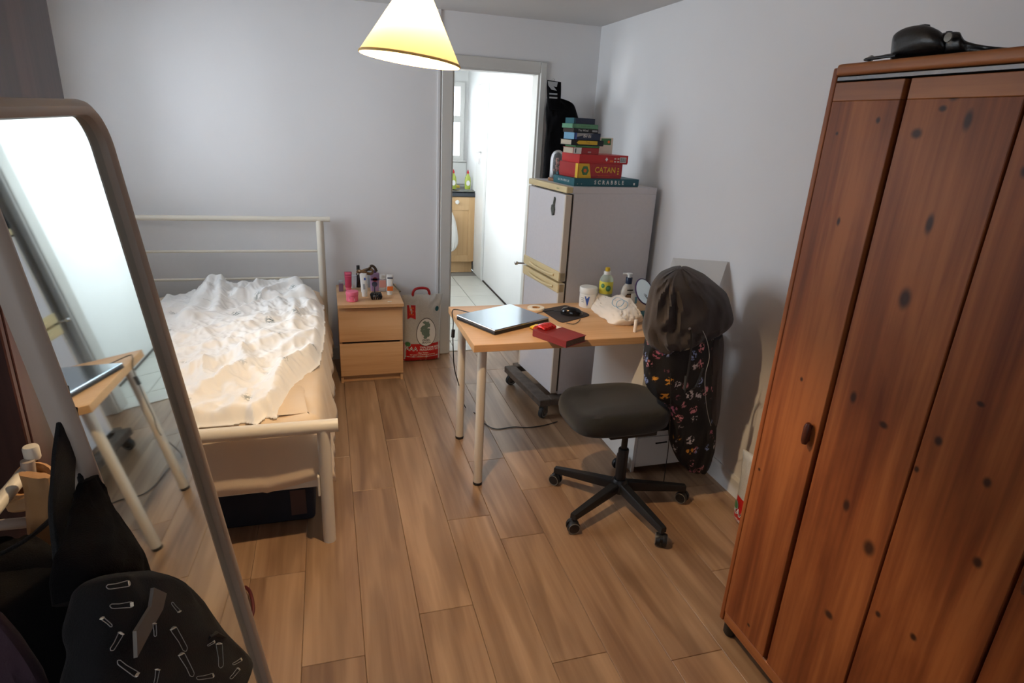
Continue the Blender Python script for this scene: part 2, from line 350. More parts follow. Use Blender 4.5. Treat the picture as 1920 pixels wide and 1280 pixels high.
def loft(rows, k=4, n=40, fold=.0, ffreq=3., vfreq=4., seed=0, sq=.8, nrm=None, back=1.0):
    """closed cloth-like body: each row is (left point, right point, half thickness); sections are squarish ellipses with folds"""
    Ls = smooth_path([r[0] for r in rows], k); Rs = smooth_path([r[1] for r in rows], k)
    Ts = smooth_path([Vector((r[2], 0, 0)) for r in rows], k)
    mb = MB(); rings = []
    for i, (l, r, t) in enumerate(zip(Ls, Rs, Ts)):
        c = (l+r)/2; a = (r-l)/2; vv = Vector((CAMP.x-c.x, CAMP.y-c.y, 0)); nn = Vector(nrm) if nrm else vv.normalized()
        if nn.length < .5: nn = Vector((0, -1, 0))
        if nn.dot(CAMP-c) < 0 and not nrm: nn = -nn
        ring = []
        for q in range(n):
            th = 2*PI*q/n; cs, sn = math.cos(th), math.sin(th)
            e = lambda x: math.copysign(abs(x)**sq, x)
            p = c+a*e(cs)+nn*(t.x*e(sn)*(1 if sn > 0 else back))
            if fold:
                edge = abs(sn)**.5
                f = noise.noise(Vector((cs*ffreq+seed, i/(len(Ls))*vfreq+cs*.8, seed*1.7+(5 if sn < 0 else 0))))
                g = noise.noise(Vector((cs*ffreq*2.7+seed, i/(len(Ls))*vfreq*1.6, seed+9)))
                p += (nn*math.copysign(1, sn)*edge+a.normalized()*.25*cs)*(fold*(1-abs(f)*2.4)+fold*.5*g)
            ring.append(mb.bm.verts.new(p))
        rings.append(ring)
    mb._skin(rings, True); return mb
def px_rows(rows, Y): return [(ony(a[0], a[1], yy), ony(b[0], b[1], yy), t) for a, b, t, yy in [(r+(Y,))[:4] if len(r) == 3 else r for r in rows]]

# ================================================================ STRUCTURE
X0, X1, Y0, Y1, CH = -1.45, 1.84, -1.25, 4.25, 2.31
DX0, DX1, DZ = .82, 1.42, 1.99
# floor with its planks
fl = struct(MB().box(X0, X1, Y0, Y1+.02, -.05, -.0125).build('floor', 'under'), 'pale brown oak laminate floor of long boards')
x_edges = [.046+.195*k for k in range(-8, 11)]
seams = {}
for (px, py) in [(520, 1078), (620, 1240), (836, 1142), (880, 970), (700, 917), (1088, 1232), (905, 855), (1010, 1000), (1080, 860)]:
    p = onz(px, py); k = math.floor((p.x-.046)/.195); seams.setdefault(k, []).append(p.y)
for i in range(len(x_edges)-1):
    k = i-8; xa, xb = max(x_edges[i], X0), min(x_edges[i+1], X1)
    if xb-xa < .02: continue
    base = seams.get(k, [None])[0]
    if base is None: base = Y0+((k*.47) % 1.0)*1.2
    ys = sorted(set([Y0, Y1+.06]+[round(base+1.28*j, 4) for j in range(-6, 7) if Y0+.05 < base+1.28*j < Y1]+[s_ for s_ in seams.get(k, [])[1:]]))
    ys = [ys[0]]+[q for n_, q in enumerate(ys[1:-1]) if q-ys[n_] > .25 and ys[-1]-q > .2]+[ys[-1]]
    for a, b in zip(ys[:-1], ys[1:]):
        mb = MB().box(xa+.0004, xb-.0004, a+.0005, b-.0005, -.013, 0, .0016, 1)
        mb.build('plank', 'floor', fl, smooth=False)
# walls
def wall(name, boxes, m, label=None):
    mb = MB()
    for b in boxes: mb.box(*b)
    return struct(mb.build(name, m, smooth=False), label)
wall('wall_back', [(X0-.1, DX0, Y1, Y1+.12, 0, CH+.05), (DX1, X1+.1, Y1, Y1+.12, 0, CH+.05), (DX0, DX1, Y1, Y1+.12, DZ, CH+.05)], 'wall', 'grey white back wall with the kitchen doorway')
wall('wall_right', [(X1, X1+.1, Y0, Y1, 0, CH+.05)], 'wall', 'grey white right wall behind fridge and wardrobe')
lwy0, lwy1, lwz0, lwz1 = 2.5, 3.9, 1.1, 2.15
wall('wall_left', [(X0-.1, X0, Y0, lwy0, 0, CH+.05), (X0-.1, X0, lwy1, Y1, 0, CH+.05), (X0-.1, X0, lwy0, lwy1, 0, lwz0), (X0-.1, X0, lwy0, lwy1, lwz1, CH+.05)], 'wall')
wx0, wx1, wz0, wz1 = -1.1, .2, .95, 2.15
wall('wall_front', [(X0-.1, wx0, Y0-.12, Y0, 0, CH+.05), (wx1, X1+.1, Y0-.12, Y0, 0, CH+.05), (wx0, wx1, Y0-.12, Y0, 0, wz0), (wx0, wx1, Y0-.12, Y0, wz1, CH+.05)], 'wall')
wall('ceiling', [(X0-.1, X1+.1, Y0-.12, Y1+.12, CH, CH+.05)], 'ceil', 'plain off-white ceiling above the room')
def window(name, O, u, width, h, mull, tr, depth=.05):
    """white framed window: frame bars plus separate panes; O lower-left corner, u along the wall"""
    u = Vector(u); O = Vector(O); v = Vector((0, 0, 1)); nn = u.cross(v)
    mb = MB()
    def bar(a0, a1, b0, b1): mb.prism([(a0, b0), (a1, b0), (a1, b1), (a0, b1)], depth, O, u, v, nn)
    fw = .05
    bar(0, fw, 0, h); bar(width-fw, width, 0, h); bar(fw, width-fw, 0, fw); bar(fw, width-fw, h-fw, h)
    xs = [0]+mull+[width]; zs = [0]+tr+[h]
    for q in mull: bar(q-.03, q+.03, fw, h-fw)
    for q in tr: bar(fw, width-fw, q-.035, q+.035)
    fr = struct(mb.build(name, 'white', smooth=False))
    for i in range(len(xs)-1):
        for j in range(len(zs)-1):
            g = MB().prism([(xs[i]+.03, zs[j]+.03), (xs[i+1]-.03, zs[j]+.03), (xs[i+1]-.03, zs[j+1]-.03), (xs[i]+.03, zs[j+1]-.03)], .006, O+nn*depth*.5, u, v, nn)
            g.build('pane', 'glass', fr, smooth=False)
    return fr
window('window_4', (X0-.07, lwy0, lwz0), (0, 1, 0), lwy1-lwy0, lwz1-lwz0, [.7], [], .05)
window('window_added_rear', (wx1, Y0-.05, wz0), (-1, 0, 0), wx1-wx0, wz1-wz0, [.65], [.85])  # unseen window added behind the camera as an opening for the fill
# baseboards
M['skirt'] = mat('skirting_paint', (222, 222, 220), .4)
bbp = [(0, 0), (.016, 0), (.016, .085), (.010, .1), (0, .1)]
struct(MB().prism([(-p[0], p[1]) for p in bbp], 2.44-Y0, (X1, Y0, 0), (1, 0, 0), (0, 0, 1), (0, 1, 0)).build('baseboard_right', 'skirt', smooth=False), 'grey white painted skirting along the right wall')
struct(MB().prism([(-p[0], p[1]) for p in bbp], DX0-.09-X0, (X0, Y1, 0), (0, 1, 0), (0, 0, 1), (1, 0, 0)).build('baseboard_back', 'gloss', smooth=False))
# door frame: architraves and lining, each piece a part
tr = struct(MB().box(DX0-.072, DX0, Y1-.018, Y1, 0, DZ+.07, .004, 1).build('trim_1', 'gloss', smooth=False), 'white painted frame around the kitchen doorway')
MB().box(DX1, DX1+.044, Y1-.018, Y1, 0, DZ+.07, .004, 1).build('architrave', 'gloss', tr, smooth=False)
MB().box(DX0, DX1, Y1-.018, Y1, DZ, DZ+.07, .004, 1).build('header', 'gloss', tr, smooth=False)
MB().box(DX0, DX0+.012, Y1, Y1+.12, 0, DZ-.012).build('lining', 'gloss', tr, smooth=False)
MB().box(DX1-.012, DX1, Y1, Y1+.12, 0, DZ-.012).build('lining', 'gloss', tr, smooth=False)
MB().box(DX0, DX1, Y1, Y1+.12, DZ-.012, DZ).build('lining', 'gloss', tr, smooth=False)
MB().box(DX0+.012, DX0+.026, Y1+.07, Y1+.10, 0, DZ-.012).build('door_stop', 'gloss', tr, smooth=False)
MB().box(DX0, DX1, Y1+.02, Y1+.12, -.01, .006, .003, 1).build('threshold', 'gloss', tr, smooth=False)
# surface trunking up the wall beside the frame
struct(MB().box(DX0-.098, DX0-.082, Y1-.012, Y1, .0, CH).build('trim_2', 'wall', smooth=False), 'thin white conduit running up beside the doorway')
# ---- kitchen shell
KX0, KX1, KY1, KCH = .12, 1.62, 7.43, 2.3
KY0 = Y1+.12
kf = struct(MB().box(KX0, KX1, KY0, KY1, -.05, -.006).build('floor_kitchen', 'grout', smooth=False), 'cream ceramic tiled kitchen floor')
tx = [1.315+.43*k for k in range(-3, 2)]; ty = [6.235+.43*k for k in range(-5, 2)]
for i in range(len(tx)-1):
    for j in range(len(ty)-1):
        a, b, c, d = max(tx[i], KX0), min(tx[i+1], KX1), max(ty[j], KY0), min(ty[j+1], KY1)
        if b-a > .03 and d-c > .03: MB().box(a+.003, b-.003, c+.003, d-.003, -.01, 0, .0015, 1).build('tile', 'kfloor', kf, smooth=False)
kwx0, kwx1, kwz0, kwz1 = .85, 1.575, 1.23, 2.09
wall('wall_kitchen_back', [(KX0, kwx0, KY1, KY1+.1, 0, KCH), (kwx1, KX1+.1, KY1, KY1+.1, 0, KCH), (kwx0, kwx1, KY1, KY1+.1, 0, kwz0), (kwx0, kwx1, KY1, KY1+.1, kwz1, KCH)], 'kwall')
wall('wall_kitchen_right', [(KX1, KX1+.1, KY0, KY1, 0, KCH)], 'kwall', 'bright white kitchen wall seen through the doorway')
swy0, swy1, swz0, swz1 = 4.75, 6.35, 1.1, 2.15
wall('wall_kitchen_left', [(KX0-.1, KX0, KY0, swy0, 0, KCH), (KX0-.1, KX0, swy1, KY1, 0, KCH), (KX0-.1, KX0, swy0, swy1, 0, swz0), (KX0-.1, KX0, swy0, swy1, swz1, KCH)], 'kwall')
wall('ceiling_kitchen', [(KX0-.1, KX1+.1, KY0-.01, KY1+.1, KCH, KCH+.05)], 'kwall')
window('window_1', (kwx1, KY1+.02, kwz0), (-1, 0, 0), kwx1-kwx0, kwz1-kwz0, [.36], [.46], -.05)
window('window_3', (KX0-.06, swy0, swz0), (0, 1, 0), swy1-swy0, swz1-swz0, [.8], [], .05)
struct(MB().box(kwx0-.03, kwx1+.03, KY1-.04, KY1+.02, kwz0-.02, kwz0, .004, 1).build('trim_3', 'white', smooth=False), 'white sill under the kitchen window')
# tiled splashback
sp = struct(MB().box(KX0, KX1-.001, KY1-.008, KY1, .95, 1.21).build('trim_4', 'grout', smooth=False), 'white wall tiles behind the kitchen sink')
for i in range(8):
    for j in range(1): 
        a = KX1-.002-.2*(i+1); MB().box(max(a, KX0)+.0015, a+.1985, KY1-.014, KY1-.007, .955, 1.205, .001, 1).build('tile', 'ktile', sp, smooth=False)
# kitchen side door (closed, far end of the right wall)
dr = struct(MB().box(KX1-.03, KX1-.001, 6.42, 6.80, .012, 2.04, .003, 1).build('door_2', 'white', smooth=False), 'white cupboard door with chrome lever handle at the end of the kitchen')
hp = MB().box(KX1-.037, KX1-.03, 6.60, 6.64, 1.24, 1.40, .002, 1).build('handle_plate', 'chrome', dr, smooth=False)
MB().tube([(KX1-.03, 6.62, 1.365), (KX1-.07, 6.62, 1.365), (KX1-.075, 6.61, 1.365), (KX1-.075, 6.51, 1.365)], .008, 10).build('door_handle', 'chrome', dr)
struct(MB().box(KX1-.012, KX1, KY0, 6.40, .0, .012).build('baseboard_kitchen', 'under', smooth=False))

# ================================================================ KITCHEN THINGS
kc = thing('kitchen_cabinet', 'light maple base cabinet under the kitchen sink', 'cabinet', (1.1, 7.1, 0))
KYC = 6.80
MB().box(.5, 1.60, KYC+.022, KY1-.01, .13, .872).build('body', 'kwood', kc, smooth=False)
MB().box(.5, 1.585, KYC+.05, KYC+.066, .0, .128).build('plinth', 'kwood', kc, smooth=False)
for (a, b_) in [(1.04, 1.597), (.5, 1.034)]:
    d = MB().box(a, b_, KYC+.008, KYC+.022, .135, .868, .002, 1).build('door', 'kwood', kc, smooth=False)
    fb = MB()
    for q in [(a, a+.075, .135, .868), (b_-.075, b_, .135, .868), (a+.075, b_-.075, .135, .21), (a+.075, b_-.075, .725, .868)]:
        fb.box(q[0], q[1], KYC, KYC+.009, q[2], q[3], .0015, 1)
    fb.build('door_frame', 'kwood', d, smooth=False)
    kx = 1.385 if a > 1 else .98
    MB().lathe([(0.001, 0), (.012, 0), (.012, .012), (.022, .016), (.024, .022), (.019, .028), (.001, .030)], (kx, KYC, .815), 20, Matrix.Rotation(PI/2, 3, 'X')).build('knob', 'wprint', d)
wt = thing('worktop', 'dark edged kitchen worktop with steel sink', 'worktop', (1.1, 7.1, .875))
MB().box(.5, 1.612, KYC-.012, KY1-.016, .875, .912, .003, 1).build('slab', 'worktop', wt, smooth=False)
sk = MB()
# sink drainer: thin steel sheet with raised rim and bowl
def sinkf(u, v):
    x = .85+u*.755; y = KYC+.03+v*.55; z = .9165
    bx, by = (x-1.25)/.17, (y-7.02)/.16
    r = (abs(bx)**6+abs(by)**6)**(1/6)
    z -= .03*min(1, max(0, (1.12-r)/.25))
    if max(abs(u-.5), abs(v-.5)) > .485: z += .012
    return Vector((x, y, z))
sk.grid(sinkf, 60, 44); sk.build('sink', 'steel', wt, solid=.001)
MB().tube([(1.25, 7.3, .92), (1.25, 7.3, 1.12), (1.25, 7.27, 1.16), (1.25, 7.2, 1.17), (1.25, 7.14, 1.15)], .012, 12).build('tap', 'chrome', wt)
def soap(px, label):
    p = onz(px, 357, .93); p.y = max(p.y, 7.05); p.z = .931; p.x = ony(px, 340, p.y).x
    t = thing('washing_up_bottle', label, 'bottle', p)
    MB().lathe([(.001, 0), (.03, 0), (.035, .01), (.036, .09), (.032, .13), (.014, .165), (.012, .175), (.001, .176)], p, 20, None, sy=.6).build('bottle_body', 'soap', t)
    MB().lathe([(.001, .175), (.013, .175), (.013, .195), (.007, .2), (.006, .215), (.001, .216)], p, 16).build('cap', 'red', t)
    patch(disc(0, .07, .022, 18, .03), plane_f(p+Vector((0, -.0226, 0)), (1, 0, 0), (0, 0, 1)), 'wprint', t, 'bottle_label')
    return t
soap(850, 'green washing-up bottle half hidden at the left of the kitchen sink')
soap(877, 'green washing-up bottle with red cap at the right of the kitchen sink')
p = onz(863, 354, .935); p.y = 7.2
tag(MB().box(1.40, 1.49, 7.16, 7.22, .932, .96, .006, 2).build('sponge', 'sponge'), 'yellow sponge lying between the two washing-up bottles', 'sponge')
rw = px_rows([((838, 398), (848, 398), .02), ((836, 420), (855, 418), .025), ((834, 450), (859, 447), .028), ((836, 470), (857, 462), .02), ((838, 474), (850, 470), .01)], 6.74)
tag(loft(rw, 4, 30, .006, 3, 2, 3).build('tea_towel', 'wprint'), 'white tea towel hanging at the kitchen cabinet edge', 'towel')

# ================================================================ PINE WARDROBE (right)
WX = 1.247; WZ = 1.80
wd = thing('wardrobe', 'reddish pine wardrobe with knotty folding doors on the right', 'wardrobe', (1.53, .8, 0))
WY1, WY0 = 1.392, .36
MB().box(WX+.004, X1-.02, WY1-.018, WY1, .055, 1.822, .004, 2).build('side_panel', 'pine', wd, smooth=False)
MB().box(WX+.004, X1-.02, WY0, WY0+.018, .055, 1.822, .004, 2).build('side_panel', 'pine', wd, smooth=False)
MB().box(WX+.035, X1-.02, WY0+.018, WY1-.018, 1.797, 1.822, .002, 1).build('top_panel', 'pine_h', wd, smooth=False)
MB().box(WX-.006, WX+.035, WY0+.02, WY1-.019, 1.802, 1.829, .008, 3).build('front_rail', 'pine_h', wd)
MB().box(WX+.004, WX+.03, WY0+.02, WY1-.02, 1.790, 1.800, .001, 1).build('door_track', 'track', wd, smooth=False)
MB().box(X1-.026, X1-.02, WY0+.02, WY1-.02, .06, 1.8).build('back_panel', 'pine_h', wd, smooth=False)
MB().box(WX+.006, WX+.026, WY0+.02, WY1-.02, .056, .098, .003, 1).build('plinth', 'pine_h', wd, smooth=False)
MB().box(WX+.03, X1-.03, WY0+.02, WY1-.02, .08, .1).build('bottom_panel', 'pine_h', wd, smooth=False)
for x in (WX+.035, X1-.06):
    for y in (WY0+.04, WY1-.03): MB().lathe([(.016, 0), (.022, .01), (.022, .056)], (x, y, 0), 14).build('foot', 'black', wd)
dy = [WY1-.02, 1.157, .892, .632, WY0+.02]
for i in range(4):
    a, b_ = dy[i+1]+(.0035 if i else .006), dy[i]-(.0035 if i != 1 else .008)
    if i == 0: a = 1.166
    d = MB().box(WX, WX+.02, a, b_, .104, 1.7425, .0015, 1).build('door', 'pine', wd, smooth=False)
    MB().box(WX-.0001, WX+.0199, a, b_, 1.7425, 1.786, .0012, 1).build('door_head_board', 'pine_h', d, smooth=False)
    if i in (0, 3):
        hy = a+.026 if i == 0 else b_-.026
        # slim wooden oval pull
        hb = MB(); hb.lathe([(.001, -.034), (.007, -.031), (.0105, -.02), (.0105, .02), (.007, .031), (.001, .034)], (WX-.012, hy, .885), 16)
        hb.tube([(WX, hy, .865), (WX-.012, hy, .865)], .005, 8); hb.tube([(WX, hy, .905), (WX-.012, hy, .905)], .005, 8)
        hb.build('handle', 'dhandle', d)
# black leather bag on the wardrobe
bgp = Vector((1.30, 1.2, 1.829))
bt = thing('leather_bag', 'black rounded leather bag with strap lying on top of the wardrobe', 'bag', (1.33, 1.15, 1.829))
def W(px, py, x=1.31): return onx(px, py, x)
rows = [(W(1672, 104), W(1672, 82), .03), (W(1675, 108), W(1675, 68), .05), (W(1690, 109), W(1690, 57), .06), (W(1710, 108), W(1712, 51), .07), (W(1735, 106), W(1735, 50), .072),
        (W(1755, 104), W(1757, 58), .065), (W(1768, 103), W(1768, 66), .055), (W(1775, 102), W(1776, 72), .04)]
def up(rws, z=1.831): return [(Vector((l.x, l.y, z)), r, t) for l, r, t in rws]
loft(up(rows), 5, 36, .002, 2, 2, 1, .85).build('pouch', 'leather', bt)
rows = [(W(1762, 103), W(1762, 66), .045), (W(1775, 102), W(1772, 63), .05), (W(1795, 100), W(1797, 62), .05), (W(1803, 99), W(1803, 70), .045), (W(1812, 98), W(1810, 78), .04), (W(1835, 96), W(1830, 84), .035), (W(1862, 94), W(1860, 89), .03), (W(1890, 92), W(1893, 91), .015)]
loft(up(rows), 5, 30, .002, 2, 3, 4, .7).build('flap_and_tail', 'leather', bt)
q = W(1779, 70, 1.262); MB().lathe([(.001, 0), (.009, 0), (.009, .003), (.001, .004)], q, 18, Matrix.Rotation(-PI/2, 3, 'Y')).build('snap_button', mat('pewter_button', (120, 118, 112), .5, .3), bt)
q = W(1733, 49, 1.31); MB().lathe([(.012, -.004), (.011, .002), (.001, .004)], q, 16).build('top_button', 'leather', bt)
q = W(1779, 62, 1.3); MB().lathe([(.008, -.004), (.006, .003), (.001, .004)], q, 12).build('top_button', 'leather', bt)
sp_ = smooth_path([W(1680, 104, 1.29), W(1665, 106, 1.29), W(1645, 110, 1.285), W(1630, 113, 1.28), W(1624, 119, 1.27), W(1632, 120, 1.265), W(1650, 118, 1.262), W(1680, 115.5, 1.262)], 5)
for v in sp_: v.z = max(v.z+.002, 1.838)
MB().tube(sp_, .008, 10, flat=.45).build('strap', 'leather', bt)
q = W(1631, 116, 1.268); q.z = 1.838; MB().tube([q+Vector((0, .008*math.cos(a), .006*math.sin(a))) for a in [k*PI/6 for k in range(13)]], .0018, 8, cap=False).build('buckle', 'steel', bt)

# ================================================================ DARK WARDROBE (left)
dw = thing('dark_wardrobe', 'tall dark mahogany wardrobe at the far left edge', 'wardrobe', (-1.05, 1.8, 0))
DWX, DWY0, DWY1 = -.692, 1.50, 2.10
MB().box(X0+.01, DWX-.02, DWY0+.02, DWY1, .06, 2.2).build('carcass', 'mahog', dw, smooth=False)
MB().box(DWX-.02, DWX, DWY0+.02, DWY1, .0, 2.22, .002, 1).build('side_panel', 'mahog', dw, smooth=False)
MB().box(X0+.01, DWX-.02, DWY0+.02, DWY1, 2.2, 2.22, .002, 1).build('top_panel', 'mahog', dw, smooth=False)
for a, b_ in ((-1.43, -1.065), (-1.06, -.694)):
    d = MB().box(a, b_, DWY0, DWY0+.019, .07, 2.19, .003, 1).build('door', 'mahog', dw, smooth=False)
    hx = b_-.04 if a < -1.2 else a+.04
    MB().lathe([(.001, .03), (.012, .026), (.014, .018), (.006, .01), (.006, 0), (.001, 0)], (hx, DWY0, 1.05), 16, Matrix.Rotation(PI/2, 3, 'X')).build('knob', 'steel', d)

# ================================================================ FRIDGE on its dolly
FA = math.radians(6); fd = Vector((math.cos(FA), math.sin(FA), 0)); fw_ = Vector((-math.sin(FA), math.cos(FA), 0))
FO = Vector((1.232, 3.108, .13)); FZ = 1.352-.13
FM = Matrix.Translation(FO) @ Matrix.Rotation(FA, 4, 'Z')     # local x into the fridge, y across its front (width .5)
fr = thing('fridge_freezer', 'white two-door fridge freezer with yellowed trim beside the doorway', 'fridge', FO)
MB().box(.045, .575, 0, .50, .0, FZ-.034, .0015, 1, FM).build('body', 'fridge', fr, smooth=False)
MB().box(.034, .0449, .008, .492, .02, FZ-.04, 0, 1, FM).build('gasket', 'fgap', fr, smooth=False)
MB().box(.035, .575, -.0005, .5005, FZ-.034, FZ, .0015, 1, FM).build('lid', 'fridge', fr, smooth=False)
MB().box(-.006, .035, -.003, .503, FZ-.034, FZ, .006, 2, FM).build('lid_trim', 'fridgecream', fr, smooth=False)
zf = .695
for (z0, z1, hz) in ((.012, zf-.006, 1), (zf+.006, FZ-.042, 0)):
    d = MB().box(-.004, .033, .014, .486, z0, z1, .005, 2, FM).build('door', 'fridge', fr, smooth=False)
    MB().box(-.0055, .0335, .0, .0139, z0, z1, .004, 2, FM).build('door_edge', 'fedge', d, smooth=False)
    MB().box(-.0055, .0335, .4861, .50, z0, z1, .004, 2, FM).build('door_edge', 'fedge', d, smooth=False)
    zz = (z1-.055, z1+.0005) if hz else (z0-.0005, z0+.055)
    hb = MB().box(-.012, .034, .0, .50, zz[0], zz[1], .006, 2, FM)
    hb.build('handle_strip', 'fridgecream', d, smooth=False)
    hb = MB(); hc = (zz[0]+zz[1])/2
    pts = [FM @ Vector(p_) for p_ in [(-.012, .06, hc), (-.022, .12, hc-.004), (-.025, .22, hc-.006), (-.022, .33, hc-.004), (-.012, .40, hc)]]
    hb.tube(smooth_path(pts, 4), .008, 10); hb.build('grip', 'fridgecream', d)
MB().tube([FM @ Vector(p_) for p_ in [(-.004, .49, .70), (-.03, .50, .70), (-.05, .505, .70)]], .006, 10).lathe([(.001, -.012), (.01, -.009), (.013, 0), (.01, .009), (.001, .012)], FM @ Vector((-.055, .507, .70)), 14).build('lever', 'chrome', fr)
text('electra', .012, plane_f(FM @ Vector((-.006, .10, FZ-.017)), -fw_, (0, 0, 1), -fd), 'green', fr)
# fridge magnet: little dark boot shape
mp_ = lambda y, z: FM @ Vector((-.0045, y, z))
gO = FM @ Vector((-.005, .135, 1.085)); 
mg = MB().prism([(-.022, .0), (-.004, -.034), (.012, -.03), (.018, .0), (.010, .02), (.016, .06), (.008, .07), (-.002, .03), (-.018, .022)], .008, gO, -fw_, (0, 0, 1), -fd)
tag(mg.build('fridge_magnet', mat('tarnished_metal', (94, 98, 92), .4, .6, nscale=120, namt=.5), smooth=False), 'dark metal magnet on the upper fridge door', 'magnet')
# dolly
dl = thing('fridge_dolly', 'scuffed grey wheeled dolly carrying the fridge', 'dolly', FO+Vector((0, 0, -.13)))
def db(x0, x1, y0, y1, z0, z1): return MB().box(x0, x1, y0, y1, z0-.13, z1-.13, .004, 1, FM)
db(-.095, -.02, -.05, .52, .085, .128).build('side_bar', 'dolly', dl, smooth=False)
db(.50, .56, -.05, .56, .085, .128).build('side_bar', 'dolly', dl, smooth=False)
db(-.02, .50, -.05, .02, .085, .128).build('cross_bar', 'dolly', dl, smooth=False)
db(-.02, .50, .49, .56, .085, .128).build('cross_bar', 'dolly', dl, smooth=False)
def caster(P, ang, parent, r=.036, wdt=.026, z=None, fork=True, m1='rubber', m2='rubberl', top=.08):
    R_ = Matrix.Translation(P+Vector((0, 0, r))) @ Matrix.Rotation(ang, 4, 'Z') @ Matrix.Rotation(PI/2, 4, 'X')
    R3 = R_.to_3x3(); hw = wdt/2
    w_ = MB().lathe([(.001, -hw), (r*.9, -hw), (r, -hw*.6), (r, hw*.6), (r*.9, hw), (.001, hw)], R_.translation, 26, R3).build('caster', m1, parent)
    rim = MB()
    for sgn in (-1, 1): rim.lathe([(r*.72, hw*sgn*1.02), (r*.8, hw*sgn*1.10), (r*.62, hw*sgn*1.12), (r*.55, hw*sgn*1.0)], R_.translation, 26, R3, cap=False)
    rim.build('rim', m2, w_)
    if fork:
        F4 = Matrix.Translation(P) @ Matrix.Rotation(ang, 4, 'Z')
        fk = MB()
        for sgn in (-1, 1): fk.box(-.018, .022, sgn*(hw+.004)-.002, sgn*(hw+.004)+.002, r*.8, top, .001, 1, F4)
        fk.box(-.02, .024, -hw-.006, hw+.006, top-.004, top+.003, .001, 1, F4); fk.build('fork', 'dolly', w_, smooth=False)
    return w_
for lx, ly in ((-.056, -.02), (-.056, .49), (.53, -.02), (.53, .53)):
    pp = FM @ Vector((lx, ly, -.13)); caster(Vector((pp.x, pp.y, 0)), FA+(0.5 if ly < 0 else .1), dl)
# ================================================================ things on the fridge
FT = 1.3525
sa = ony  # alias
def gamebox(name, label, cat, corner, uang, w_, d_, h, mt, z):
    """box by its near-left corner; long side along uang"""
    u = Vector((math.cos(uang), math.sin(uang), 0)); v = Vector((-u.y, u.x, 0))
    Mx = Matrix.Translation((corner[0], corner[1], z)) @ Matrix.Rotation(uang, 4, 'Z')
    t = thing(name, label, cat, (corner[0], corner[1], z))
    return t, Mx, u, v
def at_h(px, py, z): return onz(px, py, z)
# corner positions along the fridge top
GA = math.radians(7)
cS = Vector((1.30, 3.16, 0))
def on_u(px, z_, c, ang):   # length along direction ang from c that lands at pixel column px
    best = None; u = Vector((math.cos(ang), math.sin(ang), 0))
    for i in range(0, 900):
        P = Vector((c.x, c.y, z_))+u*(i*.001); q = RC.transposed() @ (P-CAMP); x = 960+FPX*q.x/-q.z
        if x >= px: return i*.001
    return .9
def corner_at(px, ydepth, z_):      # point at height z_ and depth y that lands on column px
    lo, hi = .3, 2.2
    for _ in range(40):
        mid = (lo+hi)/2; q = RC.transposed() @ (Vector((mid, ydepth, z_))-CAMP); x = 960+FPX*q.x/-q.z
        if x < px: lo = mid
        else: hi = mid
    return Vector((lo, ydepth, 0))
zc = FT
def stackbox(name, label, cat, pxc, pxr, depth_, h, mt, ang=GA, ydep=3.17, side=None, pages=False, group=None):
    global zc
    c = corner_at(pxc, ydep, zc); L_ = on_u(pxr, zc, c, ang)
    t, Mx, u, v = gamebox(name, label, cat, c, ang, L_, depth_, h, mt, zc)
    if group: t['group'] = group
    if pages:
        ct = .003
        MB().box(0, L_, 0, depth_, 0, ct, .0008, 1, Mx).build('back_cover', mt, t, smooth=False)
        MB().box(0, L_, 0, depth_, h-ct, h-.0003, .0008, 1, Mx).build('front_cover', mt, t, smooth=False)
        MB().box(0, L_, 0, ct, ct, h-ct, 0, 1, Mx).build('spine', mt, t, smooth=False)
        MB().box(.003, L_-.003, ct, depth_-.004, ct, h-ct, 0, 1, Mx).build('pages', 'page', t, smooth=False)
    else:
        MB().box(0, L_, 0, depth_, 0, h*.55, .001, 1, Mx @ Matrix.Diagonal((1, 1, 1, 1))).build('base', mt, t, smooth=False)
        MB().box(-.0015, L_+.0015, -.0015, depth_+.0015, h*.12, h-.0003, .0012, 1, Mx).build('lid', mt, t, smooth=False)
    O = Mx.translation
    front = lambda a, b: O+u*a+Vector((0, 0, b))-v*.0024
    side_ = lambda a, b: O+v*a+Vector((0, 0, b))-u*.0024
    zc += h
    return t, front, side_, L_
t, f, s, L_ = stackbox('board_game', 'flat teal word-game box at the bottom of the stack on the fridge', 'board game', 1076, 1196, .245, .042, 'teal', ydep=3.15)
text('SCRABBLE', .029, lambda a, b: f(L_*.53+a, .021+b), 'wprint', t, sx=.92, space=1.75, bold=.0007)
text('SCRABBLE', .016, lambda a, b: s(.12-a, .022+b), 'wprint', t, sx=1.5, space=1.3)
for q in (.02, .045): patch(disc(q, .013, .003, 10), f, 'lgrey', t, 'dot')
patch(rect(L_-.035, L_-.025, .010, .022), f, 'wprint', t, 'mark')
t, f, s, L_ = stackbox('board_game', 'red and yellow game box second from the bottom of the stack', 'board game', 1083, 1164, .22, .078, 'crimson')
kk = L_/.29
patch([(0, 0.001), (.085*kk, .001), (.068*kk, .077), (0, .077)], f, 'yellow', t, 'yellow_panel')
patch([(.043*kk+.024*math.cos(PI/3*k), .040+.027*math.sin(PI/3*k)) for k in range(6)], lambda a, b: f(a, b)-Vector((0, .0006, 0)), 'green', t, 'hexagon')
patch(disc(.043*kk, .040, .010, 12), lambda a, b: f(a, b)-Vector((0, .0011, 0)), 'orange', t, 'sun')
text('CATAN', .043, lambda a, b: f(L_*.61+a, .044+b), 'yellow', t, sx=.95*kk, bold=.0006)
text('TRADE BUILD SETTLE', .008, lambda a, b: f(L_*.58+a, .014+b), 'orange', t)
for q in (.022, .036, .05): patch(rect(L_-.03, L_-.020, q, q+.008), f, 'yellow', t, 'mark')
patch(rect(.001, .03, .001, .077), lambda a, b: s(a, b), 'yellow', t, 'side_panel')
